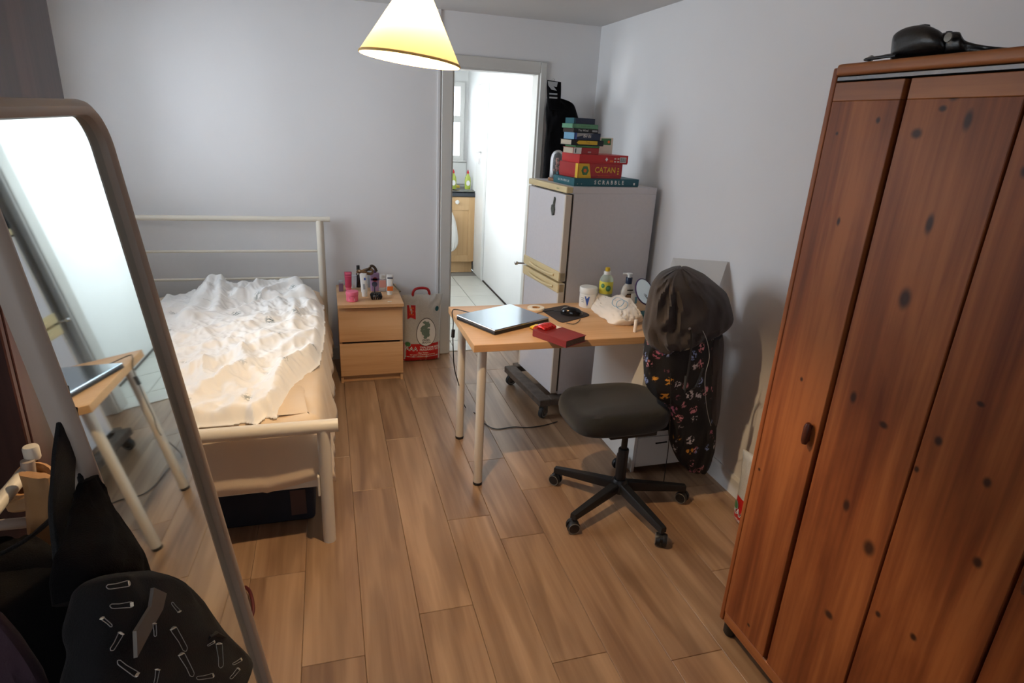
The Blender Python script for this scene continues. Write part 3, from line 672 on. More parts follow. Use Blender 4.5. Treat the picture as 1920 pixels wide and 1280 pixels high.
t, f, s, L_ = stackbox('board_game', 'long bright red game box third from the bottom of the stack', 'board game', 1086, 1176, .20, .047, 'red')
patch(rect(L_-.053, L_-.012, .009, .037), f, 'wprint', t, 'barcode_panel')
patch([(L_*.52, .024), (L_*.55, .035), (L_*.58, .024), (L_*.55, .013)], f, 'wprint', t, 'diamond')
for k in range(7): patch(rect(L_-.049+.005*k, L_-.0467+.005*k, .012, .034), lambda a, b: f(a, b)-Vector((0, .0006, 0)), 'black', t, 'bar')
patch(rect(L_*.62, L_*.69, .010, .020), f, 'orange', t, 'icon')
for k in range(2):
    for r_ in range(3): patch(rect(L_*.71+.02*r_, L_*.71+.02*r_+.012, .010+.015*k, .017+.015*k), f, 'cream', t, 'icon')
t, f, s, L_ = stackbox('paperback_book', 'white and red book lying on the long red game box', 'book', 1074, 1122, .12, .034, 'crimson', pages=True, group='books stacked on the board games')
patch(rect(.001, .05, .001, .033), f, 'wprint', t, 'cover_print'); patch(rect(.012, .018, .006, .028), lambda a, b: f(a, b)-Vector((0, .0006, 0)), 'black', t, 'mark')
text('mini', .012, lambda a, b: f(.10+a, .012+b), 'wprint', t)
t, f, s, L_ = stackbox('paperback_book', 'thin green-spined book just above the white and red one', 'book', 1080, 1124, .12, .010, 'green', pages=True, group='books stacked on the board games')
patch(rect(.001, .118 if zc else .1, .0006, .0094), s, 'green', t, 'cover_edge')
t, f, s, L_ = stackbox('paperback_book', 'black book with a yellow arrow on its spine', 'book', 1071, 1131, .13, .029, 'black', ang=GA, pages=True, group='books stacked on the board games')
patch([(.03, .014), (.043, .025), (L_*.8, .025), (L_*.8, .006), (.043, .006)], f, 'yellow', t, 'arrow'); text('THE', .014, lambda a, b: f(L_*.5+a, .016+b), 'darkred', t)
t, f, s, L_ = stackbox('paperback_book', 'thick blue book with white script on its spine', 'book', 1077, 1125, .13, .036, 'navy', pages=True, group='books stacked on the board games')
patch(rect(.001, .118 if zc else .1, .0006, .0354), s, 'lblue', t, 'cover_edge')
patch([(.0, .034), (.0, .012), (.03, .018), (.09, .03), (L_*.75, .034)], f, 'lgrey', t, 'cloud_print'); text('Birds', .024, lambda a, b: f(.075+a, .02+b), 'wprint', t, shear=.2)
patch(rect(0, .012, .001, .035), lambda a, b: f(a, b)-Vector((0, .0006, 0)), 'blue', t, 'edge_print')
t, f, s, L_ = stackbox('paperback_book', 'black book with small white title near the top', 'book', 1076, 1121, .12, .021, 'black', pages=True, group='books stacked on the board games')
patch(rect(.001, .118 if zc else .1, .0006, .0204), s, 'fgap', t, 'cover_edge')
text('The Wind', .015, lambda a, b: f(.055+a, .011+b), 'wprint', t); patch(rect(L_-.038, L_-.006, .006, .015), f, 'lgrey', t, 'publisher_mark')
t, f, s, L_ = stackbox('paperback_book', 'mint green book second from the top of the stack', 'book', 1074, 1121, .12, .023, 'mint', pages=True, group='books stacked on the board games')
patch(rect(.001, .118 if zc else .1, .0006, .0224), s, 'mint', t, 'cover_edge')
text('a quiet year', .012, lambda a, b: f(L_*.5+a, .012+b), 'green', t)
t, f, s, L_ = stackbox('paperback_book', 'small dark teal book on the very top of the stack', 'book', 1077, 1115, .10, .029, 'navy', pages=True, group='books stacked on the board games')
patch(rect(.001, .098, .0006, .0284), s, 'teal', t, 'cover_edge')
patch(rect(0, .006, .001, .028), f, 'teal', t, 'spine_band')
# white box-shaped book standing behind
p = corner_at(1118, 3.40, FT); q = corner_at(1140, 3.40, FT)
t = thing('standing_book', 'white upright hardback standing behind the stack on the fridge', 'book', (p.x, 3.42, FT))
MB().box(p.x-.05, q.x+.006, 3.40, 3.404, FT, FT+.255, .001, 1).build('front_cover', 'cream', t, smooth=False)
MB().box(p.x-.05, q.x+.006, 3.426, 3.43, FT, FT+.255, .001, 1).build('back_cover', 'cream', t, smooth=False)
MB().box(q.x+.002, q.x+.006, 3.404, 3.426, FT, FT+.255).build('spine', 'cream', t, smooth=False)
MB().box(p.x-.047, q.x+.002, 3.404, 3.426, FT+.003, FT+.252).build('pages', 'page', t, smooth=False)
ff = lambda a, b: Vector((q.x-a, 3.3985, FT+b))
patch(rect(.008, .07, .215, .25), ff, 'green', t, 'cover_print'); patch(disc(.022, .232, .008), lambda a, b: ff(a, b)-Vector((0, .0006, 0)), 'orange', t, 'badge')
# bell jar
cc = corner_at(1043, 3.47, FT); cc.z = FT
t = thing('glass_bell_jar', 'glass bell jar with dried flower on a wooden base', 'ornament', cc)
MB().lathe([(.001, 0), (.048, 0), (.05, .004), (.05, .014), (.046, .018), (.001, .018)], cc, 30).build('base', 'cork', t)
MB().lathe([(.042, .018), (.042, .10), (.041, .125), (.036, .148), (.026, .163), (.012, .171), (.002, .173)], cc, 30, cap=False).build('dome', 'glass', t, solid=.0015)
MB().tube(smooth_path([cc+Vector(v_) for v_ in [(0, 0, .018), (.004, 0, .06), (-.002, 0, .10), (.006, 0, .13)]], 4), .0018, 6).build('stem', 'green', t)
fb = MB()
for k in range(26):
    a = random.random()*6.28; r_ = .022*random.random(); zq = random.uniform(.05, .125)
    fb.lathe([(.001, -.006), (.006, -.002), (.005, .004), (.001, .006)], cc+Vector((r_*math.cos(a), r_*math.sin(a), zq)), 7)
fo = fb.build('dried_flowers', mat('dried_petals', (176, 132, 122), .8, nscale=60, namt=.3), t)
MB().box(cc.x+.0, cc.x+.028, cc.y-.012, cc.y+.016, FT+.018, FT+.055, .004, 2).build('tiny_pot', 'teal', t)

# ================================================================ black coats in the corner by the doorway
t = thing('hanging_coats', 'black puffy coats hanging on the back wall between doorway and fridge', 'coat', (1.6, 4.15, 1.2))
rows = px_rows([((1026, 185), (1052, 185), .05), ((1024, 200), (1070, 192), .07), ((1024, 225), (1079, 205), .09), ((1022, 260), (1088, 240), .10), ((1020, 300), (1096, 290), .11), ((1016, 350), (1098, 350), .11), ((1010, 420), (1098, 420), .10), ((1006, 520), (1098, 520), .09)], 4.10)
loft(rows, 4, 40, .02, 2.2, 5, 2, .75).build('coat_body', 'darkcloth', t)
MB().tube([ony(1038, 148, 4.2), ony(1038, 150, 4.12), ony(1038, 156, 4.12), ony(1044, 158, 4.14)], .006, 8).build('hook', 'chrome', t)
t2 = thing('scarf', 'black scarf with white lettering hung above the coats by the door', 'scarf', ony(1040, 200, 4.05))
rows = px_rows([((1026, 150), (1052, 154), .012), ((1025, 165), (1052, 168), .03), ((1026, 185), (1051, 188), .03), ((1028, 205), (1050, 206), .02)], 4.0)
loft(rows, 3, 30, .004, 2, 3, 5).build('cloth', 'darkcloth', t2)
g = lambda px, py: ony(px, py, 3.965)
def pxpatch(pts, Y, mt, parent, name): return patch([(a, b_) for a, b_ in pts], lambda a, b_: ony(a, b_, Y), mt, parent, name)
pxpatch([(1027, 152), (1046, 154), (1044, 163), (1038, 162), (1044, 170), (1034, 168), (1028, 160)], 3.955, 'lgrey', t2, 'white_print')
for yy in (174, 181): pxpatch([(1030, yy), (1045, yy+1), (1045, yy+4), (1030, yy+3)], 3.955, 'lgrey', t2, 'white_print')

# ================================================================ DESK, drawer unit
DZT = .74
dk = thing('desk', 'light oak effect table on round cream legs in front of the fridge', 'desk', (1.18, 2.70, 0))
tp = MB().box(.577, 1.79, 2.402, 2.997, DZT-.034, DZT, .0015, 1).build('tabletop', 'birch', dk, smooth=False)
for (lx, ly) in ((.632, 2.465), (.638, 2.93)):
    l = MB().lathe([(.021, .008), (.021, DZT-.034)], (lx, ly, 0), 24).build('leg', 'tube', dk)
    MB().lathe([(.0215, 0), (.0225, .003), (.0225, .012), (.0212, .014)], (lx, ly, 0), 24).build('foot_cap', 'black', l)
    MB().box(lx-.04, lx+.04, ly-.04, ly+.04, DZT-.040, DZT-.0345, .002, 1).build('mounting_plate', 'tube', l, smooth=False)
au = thing('drawer_unit', 'white drawer unit holding up the right end of the table', 'drawer unit', (1.6, 2.68, 0))
AX0, AX1, AY0, AY1, AZ = 1.425, 1.785, 2.405, 2.975, .705
MB().box(AX0, AX0+.016, AY0, AY1, .0, AZ, .001, 1).build('side_panel', 'white', au, smooth=False)
MB().box(AX1-.016, AX1, AY0, AY1, .0, AZ, .001, 1).build('side_panel', 'white', au, smooth=False)
MB().box(AX0+.016, AX1-.016, AY0+.005, AY1, AZ-.016, AZ).build('top_panel', 'white', au, smooth=False)
MB().box(AX0+.016, AX1-.016, AY1-.01, AY1, .0, AZ-.016).build('back_panel', 'white', au, smooth=False)
z = .03
for hgt in (.17, .17, .11, .11, .10):
    MB().box(AX0+.018, AX1-.018, AY0-.002, AY0+.016, z, z+hgt-.004, .001, 1).build('drawer', 'white', au, smooth=False); z += hgt

# ---- laptop
L1, L2, L3, L4 = [onz(x, y, .765) for x, y in ((863, 591), (950, 569), (1021, 591), (936, 624))]
ctr = (L1+L2+L3+L4)/4; ang = math.atan2((L4-L1).y+(L3-L2).y, (L4-L1).x+(L3-L2).x)
lw = ((L4-L1).length+(L3-L2).length)/2; ld = ((L2-L1).length+(L3-L4).length)/2
LM = Matrix.Translation((ctr.x, ctr.y, DZT)) @ Matrix.Rotation(ang, 4, 'Z')
lt = thing('laptop', 'closed black laptop reflecting the daylight on the table corner', 'laptop', (ctr.x, ctr.y, DZT))
MB().box(-lw/2, lw/2, -ld/2, ld/2, .002, .017, .003, 2, LM).build('base', 'black', lt, smooth=False)
MB().box(-lw/2, lw/2, -ld/2, ld/2, .0175, .026, .003, 2, LM).build('lid', mat('laptop_lid_reflection_tone', (165, 176, 186), .12, .9), lt, smooth=False)  # black lid given a pale metal colour to imitate reflected kitchen daylight
MB().tube([LM @ Vector((-lw/2+.03, ld/2-.004, .016)), LM @ Vector((lw/2-.03, ld/2-.004, .016))], .006, 10).build('hinge', 'black', lt)
for sx in (-1, 1):
    for sy in (-1, 1): MB().lathe([(.006, 0), (.006, .003)], LM @ Vector((sx*(lw/2-.03), sy*(ld/2-.03), 0)), 10).build('foot', 'rubber', lt)
# power cable
cp = [onz(878, 587, .758), onz(862, 586, .756), onz(852, 592, .752), onz(850, 600, .75)]
cp[2] = Vector((.572, 2.86, .747)); cp[3] = Vector((.562, 2.84, .70))
cab = smooth_path([L1*.7+L2*.3+Vector((-.002, 0, -.012)), Vector((.600, 2.90, .752)), Vector((.572, 2.87, .750)), ony(850, 604, 2.82), ony(849, 625, 2.80), ony(850, 660, 2.80), ony(852, 690, 2.83), ony(860, 720, 2.90), onz(872, 762, .01), onz(893, 776, .005), onz(912, 796, .004), onz(932, 804, .004), onz(962, 800, .004), onz(990, 801, .004), onz(1020, 797, .004), onz(1045, 790, .004)], 6)
pc = thing('power_cable', 'black laptop charger cable trailing over the table edge to the floor', 'cable', (.57, 2.85, 0))
MB().tube(cab, .0028, 8).build('cord', 'black', pc)
MB().tube([ony(850, 618, 2.80), ony(849, 632, 2.80)], .009, 12).build('inline_box', 'black', pc)
# coaster / roll of tape
cc = onz(1005, 577, .747); cc.z = DZT
t = thing('sticky_tape_roll', 'flat cream roll of tape beside the laptop', 'tape', cc)
MB().lathe([(.022, 0), (.044, 0), (.045, .002), (.045, .009), (.044, .011), (.022, .011), (.022, 0)], cc, 32, cap=False).build('roll', 'cream', t)
MB().lathe([(.019, .001), (.0215, .001), (.0215, .010), (.019, .010), (.019, .001)], cc, 24, cap=False).build('core', 'tan', t)
# mouse mat and mouse
mc = [onz(x, y, .744) for x, y in ((1014, 580), (1053, 605), (1109, 590), (1062, 571))]
t = thing('mouse_mat', 'dark brown rounded mouse mat on the table', 'mouse mat', (mc[0]+mc[2])/2)
cx_ = sum(mc, Vector())/4
pts = []
for i in range(4):
    p0, p1, p2 = mc[i-1], mc[i], mc[(i+1) % 4]
    for k in range(6):
        tt = k/5; a = p1.lerp(p0, .16); b_ = p1.lerp(p2, .16); pts.append(a.lerp(p1, tt).lerp(p1.lerp(b_, tt), tt))
mb = MB(); lo = [mb.bm.verts.new((v.x, v.y, DZT+.0002)) for v in pts]; hi = [mb.bm.verts.new((v.x, v.y, DZT+.0035)) for v in pts]
mb.bm.faces.new(hi); mb.bm.faces.new(lo[::-1])
for i in range(len(pts)): j = (i+1) % len(pts); mb.bm.faces.new((lo[i], lo[j], hi[j], hi[i]))
mb.build('mat_sheet', mat('mouse_mat_cloth', (44, 38, 40), .7, bump=.2, bscale=700), t, smooth=False)
mm = onz(1072, 588, .748); mm.z = DZT+.0037
t = thing('computer_mouse', 'black computer mouse on its mat', 'mouse', mm)
MR = Matrix.Rotation(math.radians(-25), 3, 'Z')
def mshell(z_off, top=1):
    mb = MB(); n = 24; rings = []
    for i in range(9):
        ph = i/8*PI/2; zz = math.sin(ph)*.036*top; k = math.cos(ph)**.6
        rings.append([mb.bm.verts.new(mm+MR @ Vector((.058*k*math.cos(a)-.006*math.sin(ph), .032*k*math.sin(a)*(1-.12*math.cos(a)), .003+zz+z_off))) for a in [2*PI*q/n for q in range(n)]])
    mb._skin(rings); return mb
mshell(0).build('shell', 'blackg', t)
MB().tube([mm+MR @ Vector(v_) for v_ in [(-.05, 0, .026), (-.035, 0, .034), (-.022, 0, .037)]], .0042, 10).build('scroll_wheel', 'rubberl', t)
cb = smooth_path([mm+MR @ Vector((-.058, 0, .012)), mm+MR @ Vector((-.09, .01, .008)), onz(1040, 582, .75), onz(1025, 583, .75), onz(1012, 586, .75), onz(1004, 588, .756)], 5)
for v_ in cb: v_.z = max(v_.z, DZT+.006)
MB().tube(cb, .002, 8).build('cord', 'black', t)
cb = smooth_path([onz(1062, 606, .743), onz(1075, 608, .743), onz(1084, 604, .743), onz(1088, 598, .745)], 5)
for v_ in cb: v_.z = DZT+.0052
tag(MB().tube(cb, .0018, 8).build('thin_cable', 'black'), 'short thin black cable end curling out under the mouse mat', 'cable')
# dark red book and snack packet
BZ = .772
q = [onz(x, y, BZ) for x, y in ((1036, 606), (1105, 626), (1057, 643), (996, 618))]
bx = (q[1]-q[0]+q[2]-q[3]); bang = math.atan2(bx.y, bx.x); bl = bx.length/2; by_ = (q[0]-q[3]+q[1]-q[2]); bd = by_.length/2
bc = sum(q, Vector())/4; bd = min(bd, .14); bl = min(bl, .20)
BMx = Matrix.Translation((bc.x+.002, bc.y, DZT)) @ Matrix.Rotation(bang, 4, 'Z')
t = thing('red_book', 'thick dark red book overhanging the front edge of the table', 'book', (bc.x, bc.y, DZT))
MB().box(-bl/2, bl/2, -bd/2, bd/2, .0005, .0035, .001, 1, BMx).build('back_cover', 'darkred', t, smooth=False)
MB().box(-bl/2, bl/2, -bd/2, bd/2, .0285, .032, .001, 1, BMx).build('front_cover', 'darkred', t, smooth=False)
MB().box(-bl/2, bl/2, -bd/2, -bd/2+.003, .0035, .0285, 0, 1, BMx).build('spine', 'darkred', t, smooth=False)
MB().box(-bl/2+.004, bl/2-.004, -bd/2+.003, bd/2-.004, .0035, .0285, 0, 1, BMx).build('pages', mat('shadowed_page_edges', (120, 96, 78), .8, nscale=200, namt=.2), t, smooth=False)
fq = plane_f(BMx @ Vector((0, 0, .0325)), BMx.to_3x3() @ Vector((1, 0, 0)), BMx.to_3x3() @ Vector((0, 1, 0)))
patch(rect(-bl*.42, -bl*.2, bd*.2, bd*.45), fq, 'wprint', t, 'white_sticker')
rows = [(BMx @ Vector((-bl/2-.055, -.01, .012)), BMx @ Vector((-bl/2-.05, .025, .012)), .004), (BMx @ Vector((-bl/2-.03, -.03, .022)), BMx @ Vector((-bl/2-.025, .04, .022)), .011), (BMx @ Vector((-bl/2+.01, -.045, .042)), BMx @ Vector((-bl/2+.015, .035, .042)), .011), (BMx @ Vector((-bl/2+.05, -.045, .040)), BMx @ Vector((-bl/2+.055, .03, .040)), .006)]
sp2 = thing('snack_packet', 'crumpled red and yellow foil packet lying on the red book', 'packet', BMx @ Vector((-bl/2, 0, .03)))
loft(rows, 5, 30, .004, 3, 6, 8, .8, nrm=(0, 0, 1)).build('red_foil', mat('red_foil', (190, 44, 40), .25, .3, nscale=90, namt=.5), sp2)
rows = [(BMx @ Vector((-bl/2-.085, 0, .006)), BMx @ Vector((-bl/2-.08, .03, .006)), .003), (BMx @ Vector((-bl/2-.06, -.012, .014)), BMx @ Vector((-bl/2-.055, .032, .014)), .010), (BMx @ Vector((-bl/2-.035, -.02, .020)), BMx @ Vector((-bl/2-.03, .03, .020)), .008)]
loft(rows, 4, 24, .003, 3, 6, 3, .8, nrm=(0, 0, 1)).build('yellow_foil', 'yellow', sp2)
# ---- jar
def base_at(px, py, z=DZT): p = onz(px, py, z); p.z = z; return p
p = base_at(1101, 577); p += Vector((.012, .03, 0))
t = thing('cream_jar', 'white lidded cream jar with blue mark on the table', 'jar', p)
MB().lathe([(.001, .0), (.043, .0), (.046, .004), (.046, .076), (.043, .079)], p, 32).build('jar_body', 'wprint', t)
MB().lathe([(.0475, .079), (.0485, .081), (.0485, .106), (.046, .110), (.001, .111)], p, 32).build('lid', 'wprint', t)
dirc = Vector((-p.x, -p.y, 0)).normalized(); a0 = math.atan2(dirc.y, dirc.x)
cyl = lambda r_, P, aa: (lambda u_, v_: P+Vector((r_*math.cos(aa+u_/r_), r_*math.sin(aa+u_/r_), v_)))
patch([(-.018, .066), (.010, .066), (.000, .010)], cyl(.0475, p, a0), 'blue', t, 'blue_triangle')
for k in range(3): patch(rect(-.040+.002*k, -.020, .052-.01*k, .056-.01*k), cyl(.0472, p, a0), 'lgrey', t, 'text_line')
# ---- drink bottle
p = onz(1135, 560, DZT); p = corner_at(1134, 2.90, DZT+.05); p.z = DZT
t = thing('drink_bottle', 'clear plastic drink bottle with yellow-green label and yellow cap', 'bottle', p)
hb_ = 1.0
MB().lathe([(.001, .0), (.03, .0), (.036, .005), (.036, .15), (.033, .162), (.022, .178), (.014, .186), (.013, .190)], p, 28).build('bottle_body', 'drinkplastic', t)
MB().lathe([(.0365, .080), (.0372, .083), (.0372, .143), (.0365, .146)], p, 28, cap=False).build('bottle_label', mat('lemon_label', (214, 204, 74), .4, nscale=30, namt=.15), t)
MB().lathe([(.001, .004), (.033, .004), (.033, .082), (.001, .0825)], p, 28).build('drink', mat('pale_lemon_drink', (210, 210, 120), .2), t)
MB().lathe([(.018, .176), (.019, .178), (.019, .196), (.017, .199)], p, 20).build('collar', 'wprint', t)
MB().lathe([(.012, .199), (.013, .201), (.013, .216), (.010, .219), (.001, .219)], p, 20).build('cap', 'yellow', t)
a0 = math.atan2(-p.y, -p.x)
for (u_, v_, r_) in ((-.018, .124, .011), (.014, .112, .015)):
    patch(disc(u_, v_, r_, 16, r_*1.1), cyl(.0378, p, a0), 'green', t, 'lime_print'); patch(disc(u_-.002, v_+.002, r_*.5, 12), cyl(.0384, p, a0), 'mint', t, 'lime_print')
# ---- lotion pump
p = corner_at(1175, 2.84, DZT+.05); p.z = DZT
t = thing('lotion_bottle', 'lotion bottle with navy collar and white pump top', 'bottle', p)
MB().lathe([(.001, .0), (.034, .0), (.038, .006), (.040, .06), (.038, .10), (.030, .128), (.018, .142), (.013, .146)], p, 28, sy=.7).build('bottle_body', mat('translucent_white_bottle', (206, 196, 184), .3), t)
MB().lathe([(.017, .144), (.0175, .146), (.0175, .176), (.016, .178), (.001, .178)], p, 22).build('collar', 'navy', t)
MB().lathe([(.010, .178), (.010, .192), (.016, .193), (.016, .200), (.001, .201)], p, 20).build('pump', 'wprint', t)
dv = Vector((-.8, .3, 0)).normalized()
MB().tube([p+Vector((0, 0, .196)), p+dv*.035+Vector((0, 0, .195))], .005, 10).build('spout', 'wprint', t)
pf = plane_f(p+Vector((0, -.0292, 0)), (1, 0, 0), (0, 0, 1))
patch(rect(-.026, .018, .012, .09), pf, 'amber', t, 'bottle_label')
for k in range(2): patch(rect(-.02, .014, .112-.022*k, .118-.022*k), plane_f(p+Vector((0, -.0302, 0)), (1, 0, 0), (0, 0, 1)), 'fgap', t, 'text_line')
# ---- small tube standing next to it
p = corner_at(1187, 2.76, DZT+.05); p.z = DZT
t = thing('cream_tube', 'small white tube with light blue mark next to the lotion bottle', 'tube', p)
mb = MB(); rings = []
for (w2, d2, z2) in ((.012, .012, .0), (.012, .012, .012), (.013, .013, .015), (.015, .011, .05), (.018, .002, .098), (.018, .0015, .11)):
    rings.append([mb.bm.verts.new(p+Vector((w2*math.cos(a), d2*math.sin(a), z2))) for a in [2*PI*k/20 for k in range(20)]])
mb._skin(rings); mb.build('tube_body', 'wprint', t)
patch(rect(0.0, .012, .06, .095), plane_f(p+Vector((0, -.0112, 0)), (1, 0, 0), (0, 0, 1)), mat('light_blue_print', (120, 168, 196), .5), t, 'blue_mark') if False else None
M['lblue'] = mat('light_blue_print', (120, 168, 196), .5)
patch([(0, .06), (.013, .06), (.014, .096), (.001, .096)], plane_f(p+Vector((0, -.0118, 0)), (1, 0, 0), (0, 0, 1)), 'lblue', t, 'blue_mark')
# ---- crumpled carrier bag
def dz(px, py, z): return onz(px, py, z)
rows = [(dz(1103, 556, .80), dz(1109, 550, .82), .008), (dz(1106, 568, .76), dz(1118, 554, .80), .022), (dz(1118, 584, .75), dz(1136, 561, .80), .030), (dz(1136, 597, .75), dz(1158, 556, .83), .036),
        (dz(1150, 605, .75), dz(1177, 566, .82), .040), (dz(1166, 607, .75), dz(1190, 582, .80), .035), (dz(1184, 607, .75), dz(1198, 595, .775), .025), (dz(1192, 604, .75), dz(1203, 602, .76), .006)]
rows = [(Vector((l.x, l.y, max(l.z, .748))), r, t_) for l, r, t_ in rows]
t = thing('plastic_bag', 'crumpled white plastic carrier bag lying on the table', 'bag', dz(1150, 590, .742))
loft(rows, 6, 60, .012, 3.4, 12, 11, .75, nrm=(.35, -.5, .75), back=.5).build('film', 'bagplastic', t)
lg = [dz(x, y, .862) for x, y in ((1150, 560), (1158, 556), (1170, 562), (1166, 571), (1156, 574), (1148, 568), (1150, 560))]
for k, o_ in enumerate(((0, 0), (.012, -.022))):
    pp_ = smooth_path([v_+Vector((o_[0], o_[1], -.004-.006*k)) for v_ in lg], 3)
    MB().tube(pp_, .0018, 6, flat=.5).build('blue_logo_line', 'lblue', t)
# ---- lip balm, upright
p = base_at(1190, 622); p.z = DZT
t = thing('lip_balm', 'thin white lip balm stick standing at the front of the table', 'stick', p)
MB().lathe([(.001, 0), (.0075, 0), (.0078, .002), (.0078, .030)], p, 18).build('tube_body', 'bagplastic', t)
MB().lathe([(.0083, .030), (.0083, .060), (.007, .062), (.001, .062)], p, 18).build('cap', 'bagplastic', t)
# ---- round table mirror
p = corner_at(1207, 2.74, DZT+.1); p.z = DZT
t = thing('vanity_mirror', 'round tilting table mirror half hidden behind the draped jacket', 'mirror', p)
MB().lathe([(.001, 0), (.05, 0), (.052, .004), (.03, .009), (.001, .010)], p+Vector((.03, 0, 0)), 28).build('base', 'rubber', t)
MB().tube([p+Vector((.03, 0, .008)), p+Vector((.03, 0, .045)), p+Vector((.01, .0, .06))], .004, 8).build('stem', 'chrome', t)
Rm = Matrix.Rotation(math.radians(-62), 3, 'X') @ Matrix.Rotation(math.radians(0), 3, 'Y'); Rm = Matrix.Rotation(math.radians(25), 3, 'Z') @ Rm.inverted()
mc_ = p+Vector((.0, 0, .125))
MB().lathe([(.068, -.004), (.072, 0), (.068, .004), (.066, .004), (.066, -.004)], mc_, 40, Rm, cap=False).build('rim', 'purple', t)
MB().lathe([(.001, -.002), (.067, -.002), (.067, .002), (.001, .002)], mc_, 40, Rm).build('mirror_disc', 'silvermirror', t)
p = corner_at(1226, 2.72, DZT+.06); p.z = DZT
t = thing('hair_claw', 'dark hair clip with chrome arm beside the round mirror', 'hair clip', p)
MB().tube(smooth_path([p+Vector(v_) for v_ in [(-.03, 0, .004), (-.02, 0, .06), (-.005, 0, .115), (.015, 0, .14), (.03, 0, .13)]], 4), .004, 8).build('arm', 'chrome', t)
MB().tube(smooth_path([p+Vector(v_) for v_ in [(-.035, .01, .006), (-.01, .01, .02), (.02, .01, .035), (.05, .01, .03)]], 4), [.012]*5+[.016]*5+[.012]*3, 10).build('body', 'black', t)
p = base_at(1206, 596)
tag(MB().box(-.045, .045, -.03, .03, 0, .022, .005, 2, Matrix.Translation(p+Vector((.02, .02, 0))) @ Matrix.Rotation(.5, 4, 'Z')).build('teal_pouch', 'teal'), 'small teal pouch tucked behind the carrier bag', 'pouch')
p = base_at(1208, 606)
tag(MB().box(-.03, .03, -.02, .02, 0, .015, .003, 2, Matrix.Translation(p+Vector((.035, .0, 0))) @ Matrix.Rotation(.3, 4, 'Z')).build('red_packet', 'darkred'), 'small dark red packet half under the draped jacket', 'packet')
p = base_at(1212, 592)+Vector((.02, -.01, .022))
tag(MB().lathe([(.001, 0), (.013, 0), (.014, .004), (.014, .026), (.012, .03), (.001, .031)], p-Vector((0, .03, .022)), 18).build('pink_pot', mat('pale_pink_plastic', (220, 182, 176), .4)), 'tiny pale pink pot beside the teal pouch', 'pot')
# ---- leaning white board
tr_, tl_ = onx(1364, 491, 1.833), ony(1262, 484, 2.60)
br_, bl_ = onz(1314, 640, DZT+.003), onz(1215, 622, DZT+.003)
t = thing('white_board', 'plain white board leaning on the right wall behind the jacket', 'board', br_)
mb = MB(); nb = (tl_-tr_).cross(br_-tr_).normalized()*.005
va = [mb.bm.verts.new(v) for v in (tr_, tl_, bl_, br_)]; vb = [mb.bm.verts.new(v+nb) for v in (tr_, tl_, bl_, br_)]
mb.bm.faces.new(va); mb.bm.faces.new(vb[::-1])
for k in range(4): mb.bm.faces.new((va[k], vb[k], vb[(k+1) % 4], va[(k+1) % 4]))
mb.build('panel', 'white', t, smooth=False)

# ================================================================ OFFICE CHAIR
HC = Vector((1.232, 2.165, 0))
ch = thing('office_chair', 'black fabric swivel chair on five castors at the table', 'chair', HC)
SCX, SCY = 1.210, 2.262
mb = MB(); rings = []
prof = [(.0, .399, .50), (.3, .399, .84), (.55, .402, .94), (.8, .412, .99), (1, .445, 1.015), (.8, .478, 1.0), (.5, .498, .95), (.25, .508, .84), (.0, .512, .5)]
for (_, z2, k) in prof:
    ring = []
    for q in range(48):
        a = 2*PI*q/48; ca, sa_ = math.cos(a), math.sin(a); e = lambda x: math.copysign(abs(x)**.56, x)
        zz = z2 - (.022*max(0, -ca)**3 if z2 > .45 else .006*max(0, -ca)**3)
        ring.append(mb.bm.verts.new((SCX+.235*k*e(ca), SCY+.185*k*e(sa_)*(1-.05*ca), zz)))
    rings.append(ring)
mb._skin(rings); mb.build('seat', 'blackfab', ch)
MB().box(HC.x-.1, HC.x+.13, HC.y-.05, HC.y+.06, .372, .399, .006, 2).build('tilt_mechanism', 'black', ch, smooth=False)
cl = MB().lathe([(.030, .07), (.030, .12), (.024, .125), (.024, .29), (.022, .295), (.014, .297), (.014, .37)], HC, 26).build('gas_column', 'black', ch)
MB().tube(smooth_path([HC+Vector(v_) for v_ in [(.02, .02, .385), (.05, .12, .39), (.07, .2, .392), (.08, .23, .388)]], 4), .006, 8).build('lever', 'black', ch)
MB().lathe([(.038, .075), (.042, .085), (.040, .125), (.030, .14), (.001, .14)], HC, 26).build('hub', 'black', ch)
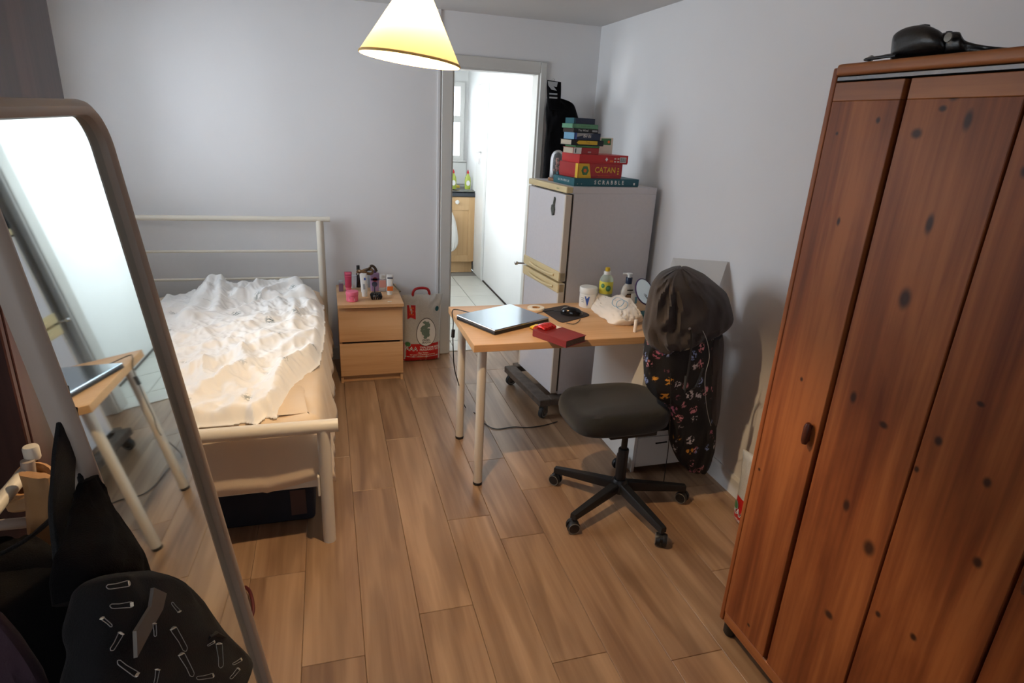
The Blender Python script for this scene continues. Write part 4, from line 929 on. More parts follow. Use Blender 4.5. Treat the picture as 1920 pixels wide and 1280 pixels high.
for k in range(5):
    a = math.radians(63.5+72*k); dv = Vector((math.cos(a), math.sin(a), 0)); sd = Vector((-dv.y, dv.x, 0))
    mb = MB(); rings = []
    for (r_, zt, zb, w2) in ((.03, .128, .085, .021), (.12, .118, .078, .019), (.22, .106, .072, .017), (.31, .094, .066, .015), (.325, .092, .066, .014)):
        c = HC+dv*r_
        rings.append([mb.bm.verts.new(c+sd*(w2*sx_)+Vector((0, 0, zz))) for sx_, zz in ((-1, zb), (1, zb), (1, zt-.008), (.8, zt), (-.8, zt), (-1, zt-.008))])
    mb._skin(rings); leg = mb.build('leg', 'black', ch)
    P = HC+dv*.318; P.z = 0
    sp3 = MB().tube([P+Vector((0, 0, .066)), P+Vector((0, 0, .05))], .007, 8).build('castor_stem', 'black', ch)
    ca_ = a+random.uniform(-.9, .9)
    R_ = Matrix.Rotation(ca_, 3, 'Z') @ Matrix.Rotation(PI/2, 3, 'X'); cc = P+Vector((0, 0, .029))
    c1 = MB()
    for sgn in (-1, 1):
        c1.lathe([(.001, sgn*.006), (.028, sgn*.006), (.029, sgn*.012), (.026, sgn*.023), (.001, sgn*.025)] if sgn > 0 else [(.001, -.025), (.026, -.023), (.029, -.012), (.028, -.006), (.001, -.006)], cc, 24, R_)
    c1.lathe([(.02, -.006), (.02, .006)], cc+Vector((0, 0, .008)), 18, R_)
    co = c1.build('castor', 'black', ch)
    rm = MB()
    for sgn in (-1, 1): rm.lathe([(.0225, sgn*.0242), (.0245, sgn*.0250), (.0255, sgn*.0238)], cc, 24, R_, cap=False)
    rm.build('rim', 'rubberl', co)
MB().box(1.475, 1.510, 2.10, 2.33, .60, .97, .016, 4).build('backrest', 'blackfab', ch)
MB().tube(smooth_path([Vector((1.33, 2.2, .375)), Vector((1.47, 2.2, .37)), Vector((1.535, 2.2, .41)), Vector((1.54, 2.2, .55)), Vector((1.52, 2.2, .75))], 5), .014, 10, flat=1.6).build('back_support', 'black', ch)

# ---- jacket draped over the backrest
jk = thing('draped_jacket', 'charcoal hooded jacket with patterned black lining draped over the chair back', 'jacket', (1.5, 2.2, .2))
JY = 2.20
rows = px_rows([((1268, 502), (1284, 502), .03), ((1248, 508), (1304, 510), .09), ((1234, 518), (1322, 520), .13), ((1224, 532), (1338, 532), .155), ((1217, 552), (1360, 552), .17), ((1213, 575), (1370, 574), .175), ((1208, 598), (1374, 594), .175),
                ((1205, 612), (1374, 600), .175), ((1212, 632), (1372, 604), .175), ((1228, 648), (1364, 608), .17), ((1242, 652), (1335, 612), .165)], JY)
loft(rows, 6, 96, .021, 3.6, 3.8, 21, .9).build('hood_and_shoulders', 'char', jk)
rows = px_rows([((1332, 630), (1354, 628), .07), ((1328, 650), (1357, 650), .09), ((1330, 690), (1354, 690), .09), ((1329, 740), (1352, 740), .085), ((1331, 775), (1349, 775), .07), ((1337, 800), (1344, 800), .02)], JY+.0)
loft(rows, 5, 40, .006, 2, 4, 5, .8).build('back_panel', 'char', jk)
lrows = [((1222, 600), (1340, 590), .14), ((1208, 640), (1340, 630), .15), ((1206, 672), (1341, 670), .15), ((1210, 705), (1342, 700), .145), ((1222, 728), (1342, 728), .14), ((1246, 745), (1342, 745), .13), ((1255, 775), (1343, 775), .12), ((1254, 810), (1343, 808), .11), ((1262, 838), (1341, 835), .10), ((1276, 858), (1336, 858), .09), ((1288, 872), (1330, 878), .06), ((1300, 876), (1322, 882), .02)]
m, nt, b = newmat('patterned_lining'); N = nt.nodes; L = nt.links
b.inputs['Roughness'].default_value = .8; tc = N.new('ShaderNodeTexCoord'); vo = N.new('ShaderNodeTexVoronoi'); vo.inputs['Scale'].default_value = 16; vo.inputs['Randomness'].default_value = .7
L.new(tc.outputs['Object'], vo.inputs['Vector']); nz = N.new('ShaderNodeTexNoise'); nz.inputs['Scale'].default_value = 80; nz.inputs['Detail'].default_value = 1; L.new(tc.outputs['Object'], nz.inputs['Vector'])
a1 = N.new('ShaderNodeMapRange'); a1.inputs[1].default_value = .30; a1.inputs[2].default_value = .40; a1.inputs[3].default_value = 1; a1.inputs[4].default_value = 0; L.new(vo.outputs['Distance'], a1.inputs[0])
a2 = N.new('ShaderNodeMapRange'); a2.inputs[1].default_value = .50; a2.inputs[2].default_value = .54; L.new(nz.outputs['Fac'], a2.inputs[0])
mu = N.new('ShaderNodeMath'); mu.operation = 'MULTIPLY'; L.new(a1.outputs[0], mu.inputs[0]); L.new(a2.outputs[0], mu.inputs[1])
sr = N.new('ShaderNodeSeparateColor'); L.new(vo.outputs['Color'], sr.inputs[0])
rp = N.new('ShaderNodeValToRGB'); rp.color_ramp.interpolation = 'CONSTANT'; e = rp.color_ramp.elements; e[0].color = srgb(214, 140, 150); e[1].position = .35; e[1].color = srgb(140, 158, 206)
k_ = e.new(.55); k_.color = srgb(196, 188, 190); k_ = e.new(.75); k_.color = srgb(170, 96, 120); k_ = e.new(.92); k_.color = srgb(226, 160, 60)
L.new(sr.outputs[0], rp.inputs[0]); mi = N.new('ShaderNodeMix'); mi.data_type = 'RGBA'; L.new(mu.outputs[0], mi.inputs[0]); mi.inputs[6].default_value = srgb(14, 14, 18); L.new(rp.outputs[0], mi.inputs[7]); L.new(mi.outputs[2], b.inputs['Base Color'])
M['lining'] = m
loft(px_rows(lrows, JY), 5, 60, .012, 2.6, 5, 14, .85).build('lining', 'lining', jk)
fy = 2.03
MB().tube(smooth_path([ony(1295, 616, fy-.02), ony(1297, 640, fy), ony(1293, 680, fy), ony(1287, 715, fy), ony(1284, 735, fy), ony(1294, 730, fy), ony(1306, 722, fy), ony(1318, 690, fy+.0)], 5), .0045, 8).build('drawcord', 'black', jk)
MB().tube(smooth_path([ony(1318, 620, fy-.01), ony(1326, 640, fy), ony(1330, 670, fy), ony(1323, 700, fy), ony(1322, 730, fy), ony(1326, 770, fy+.03), ony(1333, 798, fy+.07)], 5), .0013, 6).build('zip_edge', 'lgrey', jk)
MB().tube([ony(1286, 705, fy), ony(1283, 730, fy)], .008, 10, flat=.5).build('cord_toggle', 'rubber', jk)
MB().lathe([(.003, -.002), (.006, 0), (.003, .002)], ony(1293, 616, fy-.03), 14, Matrix.Rotation(PI/2, 3, 'X')).build('eyelet', 'steel', jk)
MB().tube(smooth_path([ony(1257, 700, 2.06), ony(1257, 760, 2.07), ony(1254, 830, 2.12), ony(1249, 870, 2.2), onz(1243, 912, .004)], 6), .0022, 6).build('cord', 'black', jk)
MB().tube([ony(1229, 831, 2.14), ony(1251, 828, 2.12)], .006, 8, flat=.4).build('strap_end', 'black', jk)

# ================================================================ BED
bd_ = thing('bed_frame', 'cream white tubular metal double bed frame', 'bed', (-.72, 3.2, 0))
BX0, BX1, BYF, BYH = -1.38, -.058, 2.185, 4.17
for x in (BX0, BX1):
    MB().tube([(x, BYH, 0), (x, BYH, 1.0)], .024, 18).build('head_post', 'bedtube', bd_)
    MB().tube([(x, BYF, 0.0), (x, BYF, .30), (x, BYF, .515)], .025, 18).build('foot_post', 'bedtube', bd_)
MB().tube([(BX0-.07, BYH, 1.008), (BX1+.065, BYH, 1.008)], .017, 16).build('head_rail', 'bedtube', bd_)
for z in (.80, .62): MB().tube([(BX0, BYH, z), (BX1, BYH, z)], .0085, 12).build('head_bar', 'bedtube', bd_)
MB().tube([(BX0-.05, BYF, .522), (BX1+.055, BYF, .522)], .0265, 20).build('foot_rail', 'bedtube', bd_)
MB().box(BX1-.052, BX1-.030, BYF+.02, BYH-.02, .255, .305, .004, 1).build('side_rail', 'bedtube', bd_, smooth=False)
MB().box(BX0-.005, BX0+.02, BYF+.02, BYH-.02, .255, .305, .004, 1).build('side_rail', 'bedtube', bd_, smooth=False)
MB().box(BX0+.03, BX1-.028, BYF+.018, BYF+.036, .245, .292, .004, 1).build('end_rail', 'bedtube', bd_, smooth=False)
MB().box(BX1-.034, BX1-.024, BYF-.022, BYF+.022, .225, .315, .003, 1).build('bracket', 'bedtube', bd_, smooth=False)
for k in range(14):
    y = BYF+.08+k*.142; MB().box(BX0+.02, BX1-.02, y, y+.06, .29, .302).build('slat', 'birch', bd_, smooth=False)
# mattress + fitted sheet
MTX0, MTX1, MTY0, MTY1, MTZ = BX0+.02, -.072, 2.235, 4.14, .52
mt_ = thing('mattress', 'mattress under a rumpled cream fitted sheet', 'mattress', (-.72, 3.2, .30))
MB().box(MTX0+.01, MTX1-.012, MTY0+.012, MTY1-.01, .304, MTZ-.01, .04, 4).build('core', 'matt', mt_)
def fbm(x, y, s=0): return noise.noise(Vector((x, y, s)))+.5*noise.noise(Vector((2.1*x, 2.1*y, s+3)))
def ridge(x, y, s=0): return 1-abs(noise.noise(Vector((x, y, s))))*2
# sheet: a shell wrapped over top and sides, hanging unevenly
mb = MB(); rings = []; NP = 260
per = []
x0, x1, y0, y1, rr = MTX0, MTX1+.006, MTY0, MTY1, .05
def rrect(tq, ins=0.):
    """point on rounded rectangle perimeter, and outward normal"""
    X, Y = (x1-x0)/2-ins, (y1-y0)/2-ins; r_ = rr
    Ls_ = [2*(Y-r_), PI/2*r_, 2*(X-r_), PI/2*r_]*2; T = sum(Ls_); d = tq*T; cx, cy = (x0+x1)/2, (y0+y1)/2
    segs = [((X, -(Y-r_)), (0, 1), (1, 0)), ((X-r_, Y-r_), 0, 0), ((X-r_, Y), (-1, 0), (0, 1)), ((-(X-r_), Y-r_), 90, 0), ((-X, Y-r_), (0, -1), (-1, 0)), ((-(X-r_), -(Y-r_)), 180, 0), ((-(X-r_), -Y), (1, 0), (0, -1)), ((X-r_, -(Y-r_)), 270, 0)]
    for i, l in enumerate(Ls_):
        if d <= l or i == 7:
            o, a, b_ = segs[i]
            if i % 2 == 0: return Vector((cx+o[0]+a[0]*d, cy+o[1]+a[1]*d)), Vector(b_)
            th = math.radians(a)+d/r_; n_ = Vector((math.cos(th), math.sin(th))); return Vector((cx+o[0], cy+o[1]))+n_*r_, n_
        d -= l
prof = [(-.40, .002), (-.12, .004), (-.05, .004), (-.02, -.004), (-.006, -.018), (0, -.04), (.004, -.09), (.006, -.14), (.008, -.19), (.014, -.235), (.012, -.27)]
for j, (off, dz_) in enumerate(prof):
    ring = []
    for q in range(NP):
        p, n_ = rrect(q/NP); wv = ridge(p.x*7, p.y*7, 4)*.010+fbm(p.x*3, p.y*3, 8)*.010
        drop = dz_
        hang = max(0, (j-4)/6)
        if j >= 5:
            right = n_.x > .5; foot = n_.y < -.5
            if right: drop *= 1.0+.30*noise.noise(Vector((0, p.y*3.3, 1)))+.12*noise.noise(Vector((0, p.y*11, 1)))+.22*math.exp(-((p.y-2.36)/.13)**2)
            if foot: drop *= (1.02+.05*math.sin(p.x*7+1.0)) if p.x < -.3 else (1.02-.16*min(1, (p.x+.3)/.22))
        o = off if off > -.3 else -.40
        outw = hang*(.010+.020*noise.noise(Vector((p.x*9, p.y*9, 2)))+.016*noise.noise(Vector((p.x*22, p.y*22, 5))))
        if n_.y < -.3: outw = .030*hang+.012*hang*noise.noise(Vector((p.x*7, 0, j*.4)))
        if n_.x > .3: outw = max(0, outw)*1.0+.020*hang+(.004*hang*math.sin(p.y*31+3*math.sin(p.y*5)))
        pp = p+n_*(o+max(outw, -.004)); zz = MTZ+drop+wv*(1 if j < 6 else .2)
        ring.append(mb.bm.verts.new((pp.x, pp.y, zz)))
    rings.append(ring)
mb._skin(rings, cap=False)
# top infill
mb.bm.faces.new(rings[0])
so = mb.build('fitted_sheet', 'sheet', mt_, solid=.003)
# finer top surface of the sheet with drag wrinkles towards the foot
def topf(u, v):
    x = MTX0+.02+u*(MTX1-MTX0-.04); y = MTY0+.02+v*(MTY1-MTY0-.04)
    e = min(u, 1-u, v*1.4, (1-v)*1.4)*9; e = min(1, e)
    zz = MTZ+.004+e*(.006+.007*ridge(x*5+y*1.5, y*13, 2)+.008*fbm(x*4, y*5, 5)) - (1-e)*.012
    return Vector((x, y, zz))
MB().grid(topf, 150, 200).build('sheet_top', 'sheet', mt_)
rows = [(Vector((-.05, 3.10, .30)), Vector((-.05, 3.18, .30)), .004), (Vector((-.035, 3.08, .2)), Vector((-.035, 3.2, .2)), .01), (Vector((-.025, 3.1, .10)), Vector((-.025, 3.18, .10)), .01), (Vector((-.02, 3.12, .04)), Vector((-.02, 3.16, .04)), .004)]
loft(rows, 4, 24, .005, 3, 4, 9, .9, nrm=(1, .2, 0)).build('sheet_tail', 'sheet', mt_)
# pillow at the head, mostly under the duvet
def pillow(u, v):
    x = -.80+u*.72; y = 3.76+v*.36; k = (1-(2*u-1)**6)*(1-(2*v-1)**6)
    return Vector((x, y, MTZ+.008+.050*max(0, k)**.6*(1+.12*fbm(x*6, y*6))+.004*ridge(x*12, y*9, 3)*k))
pw = thing('pillow', 'white pillow under the duvet against the headboard', 'pillow', (-.45, 3.95, MTZ))
MB().grid(pillow, 70, 50).build('pillow_case', 'sheet', pw)
# duvet
poly = [onz(x, y, .575) for x, y in ((606, 560), (609, 600), (604, 640), (598, 668), (570, 690), (548, 712), (530, 745), (516, 764), (498, 762), (478, 778), (455, 772), (425, 777), (380, 781), (340, 785))]
poly = [Vector((p.x, p.y)) for p in poly]
poly += [Vector((-.75, 2.31)), Vector((-1.15, 2.40)), Vector((-1.28, 2.9)), Vector((-1.18, 3.55)), Vector((-.98, 4.0)), Vector((-.80, 4.10)), Vector((-.5, 4.08)), Vector((-.15, 4.02))]
def sdist(p):
    ins = False; dmin = 9
    n = len(poly)
    for i in range(n):
        a, b_ = poly[i], poly[(i+1) % n]
        if (a.y > p.y) != (b_.y > p.y) and p.x < (b_.x-a.x)*(p.y-a.y)/(b_.y-a.y)+a.x: ins = not ins
        ab = b_-a; tt = max(0, min(1, (p-a).dot(ab)/ab.length_squared)); dmin = min(dmin, (p-a-ab*tt).length)
    return dmin if ins else -dmin
# long hand-placed creases (photograph pixels): (start, end, height, width)
CR = [((330, 632), (470, 612), .035, .03), ((335, 655), (505, 630), .03, .025), ((350, 690), (560, 622), .04, .03), ((370, 735), (590, 618), .035, .028), ((430, 760), (600, 640), .03, .025), ((480, 745), (560, 672), .03, .025),
      ((352, 600), (395, 545), .06, .04), ((395, 545), (420, 530), .09, .035), ((420, 532), (405, 585), .08, .03), ((400, 590), (350, 600), .04, .03), ((450, 560), (560, 540), .04, .05), ((560, 545), (585, 570), .05, .035), ((556, 565), (550, 615), .045, .025),
      ((420, 600), (500, 600), .04, .045), ((440, 650), (490, 700), .035, .03), ((520, 560), (545, 600), .03, .03), ((420, 700), (450, 765), .03, .03), ((345, 770), (420, 745), .03, .03)]
CR = [(onz(*a, .585), onz(*b_, .585), h, wd_) for a, b_, h, wd_ in CR]; CR = [(Vector((a.x, a.y)), Vector((b_.x, b_.y)), h, wd_) for a, b_, h, wd_ in CR]
bxs = [p.x for p in poly]; bys = [p.y for p in poly]
NX, NY = 260, 330
gx0, gx1, gy0, gy1 = min(bxs)-.02, max(bxs)+.02, min(bys)-.02, max(bys)+.02
mb = MB(); uvl = mb.bm.loops.layers.uv.new('UVMap'); G = {}
def dz_duvet(x, y, d):
    e = min(1, max(0, d/.05)); e = e*e*(3-2*e)
    wx = x+.10*noise.noise(Vector((x*2.4, y*2.4, 1))); wy = y+.10*noise.noise(Vector((x*2.4, y*2.4, 7)))
    # folds fan out from the far right corner
    th = math.atan2(wy-4.3, wx-.3); rad = math.hypot(wy-4.3, wx-.3)
    h = .022+.030*max(0, ridge(th*6.5, rad*1.0, 3))**2+.022*max(0, ridge(wx*5, wy*4, 11))**2+.012*fbm(wx*3, wy*3, 4)+.009*ridge(wx*12+wy*3, wy*9, 8)+.005*ridge(wx*25, wy*22, 18)
    q = 0
    for a, b_, hh, wd_ in CR:
        p = Vector((wx*.3+x*.7, wy*.3+y*.7)); ab = b_-a; tt = (p-a).dot(ab)/ab.length_squared; tc_ = max(0, min(1, tt)); dd = (p-a-ab*tc_).length
        if dd < wd_*3: q += hh*math.exp(-(dd/wd_)**2)*(.8+.2*math.sin(tc_*PI))
    h += min(q*.62, .085)
    py = pillow((x+.80)/.72, (y-3.76)/.36).z-MTZ if (-.80 < x < -.08 and 3.76 < y < 4.12) else 0
    return MTZ+.010+e*max(h*.9, .010)+ (py*.9 if py else 0)*e
for j in range(NY+1):
    for i in range(NX+1):
        x = gx0+(gx1-gx0)*i/NX; y = gy0+(gy1-gy0)*j/NY; p = Vector((x, y)); d = sdist(p)+.006*noise.noise(Vector((x*14, y*14, 0)))
        if d > -.004: G[i, j] = mb.bm.verts.new((x, y, dz_duvet(x, y, d)))
for j in range(NY):
    for i in range(NX):
        ks = [(i, j), (i+1, j), (i+1, j+1), (i, j+1)]
        if all(k in G for k in ks):
            f_ = mb.bm.faces.new([G[k] for k in ks])
            for lp, k in zip(f_.loops, ks): lp[uvl].uv = ((gx1-gx0)*k[0]/NX, (gy1-gy0)*k[1]/NY)
dv_ = mb.build('duvet', 'duvet', solid=.006)
tag(dv_, 'crumpled white duvet with small sprig print on the bed', 'duvet')
# storage under the bed
ub = thing('underbed_bag', 'dark navy fabric storage bag under the foot of the bed', 'storage bag', (-.6, 2.6, 0))
MB().box(-1.15, -.115, 2.335, 2.95, .0, .205, .02, 3).build('body', 'boxdark', ub)
MB().tube([(-1.13, 2.333, .17), (-.13, 2.333, .17)], .004, 8).build('zip', 'black', ub)
fp = lambda a, b_: ony(a, b_, 2.333)
patch([(543, 920), (572, 917), (576, 962), (547, 966)], fp, mat('faded_tag', (84, 62, 56), .8), ub, 'luggage_tag')

# ================================================================ BEDSIDE CHEST
MX0, MX1, MY0, MY1, MZ = .028, .430, 3.79, 4.235, .55
mk = thing('bedside_chest', 'small two-drawer oak veneer chest between bed and doorway', 'chest', (.23, 4.0, 0))
MB().box(MX0, MX0+.018, MY0+.005, MY1, 0, MZ-.022, .001, 1).build('side_panel', 'birch', mk, smooth=False)
MB().box(MX1-.018, MX1, MY0+.005, MY1, 0, MZ-.022, .001, 1).build('side_panel', 'birch', mk, smooth=False)
MB().box(MX0-.002, MX1+.002, MY0-.062, MY1, MZ-.022, MZ, .0015, 1).build('top_panel', 'birch', mk, smooth=False)
MB().box(MX0+.018, MX1-.018, MY1-.008, MY1, .0, MZ-.022).build('back_panel', 'birch', mk, smooth=False)
MB().box(MX0+.018, MX1-.018, MY0+.03, MY0+.046, 0, .055).build('plinth', 'birch', mk, smooth=False)
MB().box(MX0+.018, MX1-.018, MY0+.03, MY0+.034, .05, MZ-.022).build('inner_front', 'fgap', mk, smooth=False)
for z0, z1 in ((.055, .275), (.290, .512)):
    MB().box(MX0+.001, MX1-.001, MY0-.014, MY0+.004, z0, z1, .0015, 1).build('drawer', 'birch', mk, smooth=False)
# things on the chest
def on_chest(px, py, dy_=0): p = onz(px, py, MZ); p.z = MZ; p.y += dy_; return p
def tube_up(p, w_, dpt, h, cap_h, m1, m2, name, label, rot=0, lean=0, pr=None):
    t = thing(name, label, 'tube', p); Rz = Matrix.Translation(p) @ Matrix.Rotation(rot, 4, 'Z') @ Matrix.Rotation(lean, 4, 'Y')
    def sec(lst):
        mb = MB(); mb._skin([[mb.bm.verts.new(Rz @ Vector((a_*math.cos(q), b_*math.sin(q), z_))) for q in [2*PI*k/22 for k in range(22)]] for a_, b_, z_ in lst]); return mb
    sec([(w_*.8, dpt*.8, 0), (w_*.84, dpt*.84, .002), (w_*.84, dpt*.84, cap_h)]).build('cap', m2, t)
    sec([(w_*.9, dpt*.95, cap_h), (w_, dpt, cap_h+.004), (w_*1.0, dpt*.8, h*.5), (w_*1.1, dpt*.25, h*.9), (w_*1.12, .002, h)]).build('tube_body', m1, t)
    if pr:
        for (u0, u1, v0, v1, mt2) in pr:
            patch(rect(u0, u1, v0, v1), lambda a_, b_: Rz @ Vector((a_, -dpt*(1-.75*max(0, (b_-h*.45)/(h*.55)))-.0012, b_)), mt2, t, 'tube_print')
    return t
p = on_chest(654, 548, .02)
tube_up(p, .021, .014, .135, .03, 'pinkd', 'pink', 'pink_tube', 'tall pink tube standing behind the pink pot', pr=[(-.018, .018, .105, .11, 'pink'), (-.018, .018, .118, .132, 'pink')])
p = on_chest(661, 566, .028)
t = thing('pink_pot', 'round pink cosmetic pot at the front left of the chest', 'pot', p)
MB().lathe([(.001, 0), (.034, 0), (.037, .003), (.037, .038), (.035, .040)], p, 30).build('pot_body', 'pink', t)
MB().lathe([(.0385, .040), (.039, .042), (.039, .060), (.037, .063), (.001, .0635)], p, 30).build('lid', 'pink', t)
a0 = math.atan2(-p.y, -p.x); patch(rect(-.022, .016, .008, .024), cyl(.0378, p, a0), 'wprint', t, 'pot_print'); patch(rect(-.016, .014, .026, .031), cyl(.0378, p, a0), 'purple', t, 'pot_print')
p = on_chest(684, 556, .01)
tube_up(p, .020, .014, .152, .028, 'wprint', 'wprint', 'white_tube', 'tall white tube with blue corner in the middle of the chest', lean=-.04, pr=[(-.006, .006, .05, .085, 'lgrey'), (.002, .014, .11, .125, 'blue')])
p = on_chest(731, 553, .012)
tube_up(p, .020, .015, .135, .02, 'wprint', 'wprint', 'orange_tube', 'white tube with orange band at the right of the chest', lean=.03, pr=[(-.019, .019, .03, .06, 'orange'), (-.018, .018, .11, .118, 'navy')])
p = on_chest(718, 548, .03)
t = thing('peach_bottle', 'squat white bottle with peach label behind the orange tube', 'bottle', p)
MB().box(-.026, .026, -.014, .014, 0, .088, .008, 3, Matrix.Translation(p)).build('bottle_body', 'acryl', t)
MB().lathe([(.02, .088), (.021, .09), (.021, .115), (.001, .117)], p, 22).build('cap', 'wprint', t)
MB().box(-.022, .022, -.0155, -.0145, .03, .08, 0, 1, Matrix.Translation(p)).build('bottle_label', mat('peach_label', (226, 160, 146), .5), t, smooth=False)
p = on_chest(704, 548, .03)
t = thing('purple_bottle', 'flat purple bottle with dark red emblem near the wall', 'bottle', p)
MB().box(-.030, .030, -.016, .016, 0, .128, .01, 3, Matrix.Translation(p)).build('bottle_body', mat('mauve_plastic', (150, 120, 150), .3), t)
pf = plane_f(p+Vector((0, -.0163, 0)), (1, 0, 0), (0, 0, 1)); patch(disc(0, .085, .016), pf, 'darkred', t, 'emblem'); patch(rect(-.028, .028, .079, .092), pf, 'purple', t, 'band')
MB().lathe([(.012, .128), (.012, .145), (.001, .146)], p, 16).build('cap', 'purple', t)
p = on_chest(673, 540, .03)
t = thing('dark_perfume_bottle', 'slim dark bottle with silver neck behind the white tube', 'bottle', p)
MB().lathe([(.001, 0), (.014, 0), (.015, .003), (.015, .095), (.010, .102)], p, 20).build('bottle_body', mat('dark_amber_glass', (40, 26, 24), .15), t)
MB().lathe([(.010, .102), (.010, .118), (.001, .119)], p, 18).build('neck', 'chrome', t)
MB().lathe([(.011, .119), (.011, .150), (.001, .151)], p, 18).build('cap', 'black', t)
p = on_chest(640, 548, .04)
t = thing('mauve_carton', 'small mauve carton at the back left of the chest', 'carton', p)
MB().box(-.014, .014, -.02, .02, 0, .068, .001, 1, Matrix.Translation(p)).build('carton_body', mat('mauve_card', (120, 90, 108), .6), t, smooth=False)
MB().box(-.0145, .0145, -.0205, .0205, .055, .0685, .001, 1, Matrix.Translation(p)).build('carton_lid', 'lgrey', t, smooth=False)
p = on_chest(664, 541, .03)
t = thing('glass_cup', 'small clear cup behind the pink tube', 'cup', p)
MB().lathe([(.001, 0), (.016, 0), (.022, .055), (.023, .085)], p, 22).build('cup_body', 'acryl', t)
p = on_chest(695, 541, .04)
t = thing('white_flacon', 'white and grey bottle with black cap behind the tubes', 'bottle', p)
MB().box(-.018, .018, -.014, .014, 0, .118, .005, 2, Matrix.Translation(p)).build('bottle_body', 'lgrey', t)
MB().box(-.018, .018, -.014, .014, .118, .13, .003, 2, Matrix.Translation(p)).build('cap', 'black', t)
# headband lying over the bottles
hc = ony(688, 508, 3.98)
t = thing('hair_band', 'glossy tortoiseshell hair bands resting on top of the bottles', 'hair band', hc)
MB().tube([hc+Vector((-.012+.05*math.cos(a), .035*math.sin(a), .010*math.sin(a*2)-.002)) for a in [2*PI*k/28 for k in range(29)]], .006, 10, cap=False, flat=1.6).build('band', 'gold', t)
MB().tube(smooth_path([hc+Vector(v_) for v_ in [(-.01, 0, .0), (.015, 0, .018), (.03, 0, .035), (.05, 0, .022), (.062, 0, -.004)]], 5), .005, 10, flat=1.7).build('band', mat('dark_tortoise', (70, 56, 44), .2, .3), t)
MB().lathe([(.001, -.006), (.006, 0), (.001, .006)], hc+Vector((-.058, -.005, -.018)), 10).build('bead', 'chrome', t)
# black hair clip
hc = on_chest(706, 562, .02)
t = thing('hair_clip', 'black claw hair clip at the front of the chest', 'hair clip', hc)
cb = MB()
for k in range(7):
    a = -1.2+k*.4; cb.tube(smooth_path([hc+Vector((.03*math.sin(a), -.012, .038)), hc+Vector((.036*math.sin(a), -.026, .022)), hc+Vector((.028*math.sin(a), -.018, .003))], 3), .0042, 7)
    cb.tube(smooth_path([hc+Vector((.03*math.sin(a), .012, .038)), hc+Vector((.036*math.sin(a), .026, .022)), hc+Vector((.028*math.sin(a), .018, .003))], 3), .0042, 7)
cb.build('teeth', 'blackg', t); MB().tube([hc+Vector((-.03, 0, .036)), hc+Vector((.03, 0, .036))], [.010, .010], 10).build('spine', 'blackg', t)
hc = on_chest(702, 548, -.01); 
tag(MB().lathe([(.001, 0), (.017, 0), (.018, .008), (.0, .01)], hc+Vector((0, -.02, .062)), 20, Matrix.Rotation(1.1, 3, 'X')).tube([hc+Vector((0, -.02, 0)), hc+Vector((0, -.02, .06))], .004, 8).build('round_brush_pot', 'navy'), 'small white and navy round applicator behind the hair clip', 'applicator')
a_, b_ = on_chest(738, 541), on_chest(750, 548)
tag(MB().tube([a_+Vector((-.01, .03, .035)), b_+Vector((.002, .0, .006))], .0055, 10).build('pen', mat('bronze_pen', (120, 108, 88), .35, .5)), 'bronze pen leaning at the right edge of the chest', 'pen')
p = on_chest(731, 566)
tag(MB().box(-.014, .014, -.004, .004, .0003, .004, .001, 1, Matrix.Translation(p) @ Matrix.Rotation(.2, 4, 'Z')).build('hair_grip', 'cream'), 'tiny cream hair grip on the chest front edge', 'hair grip')

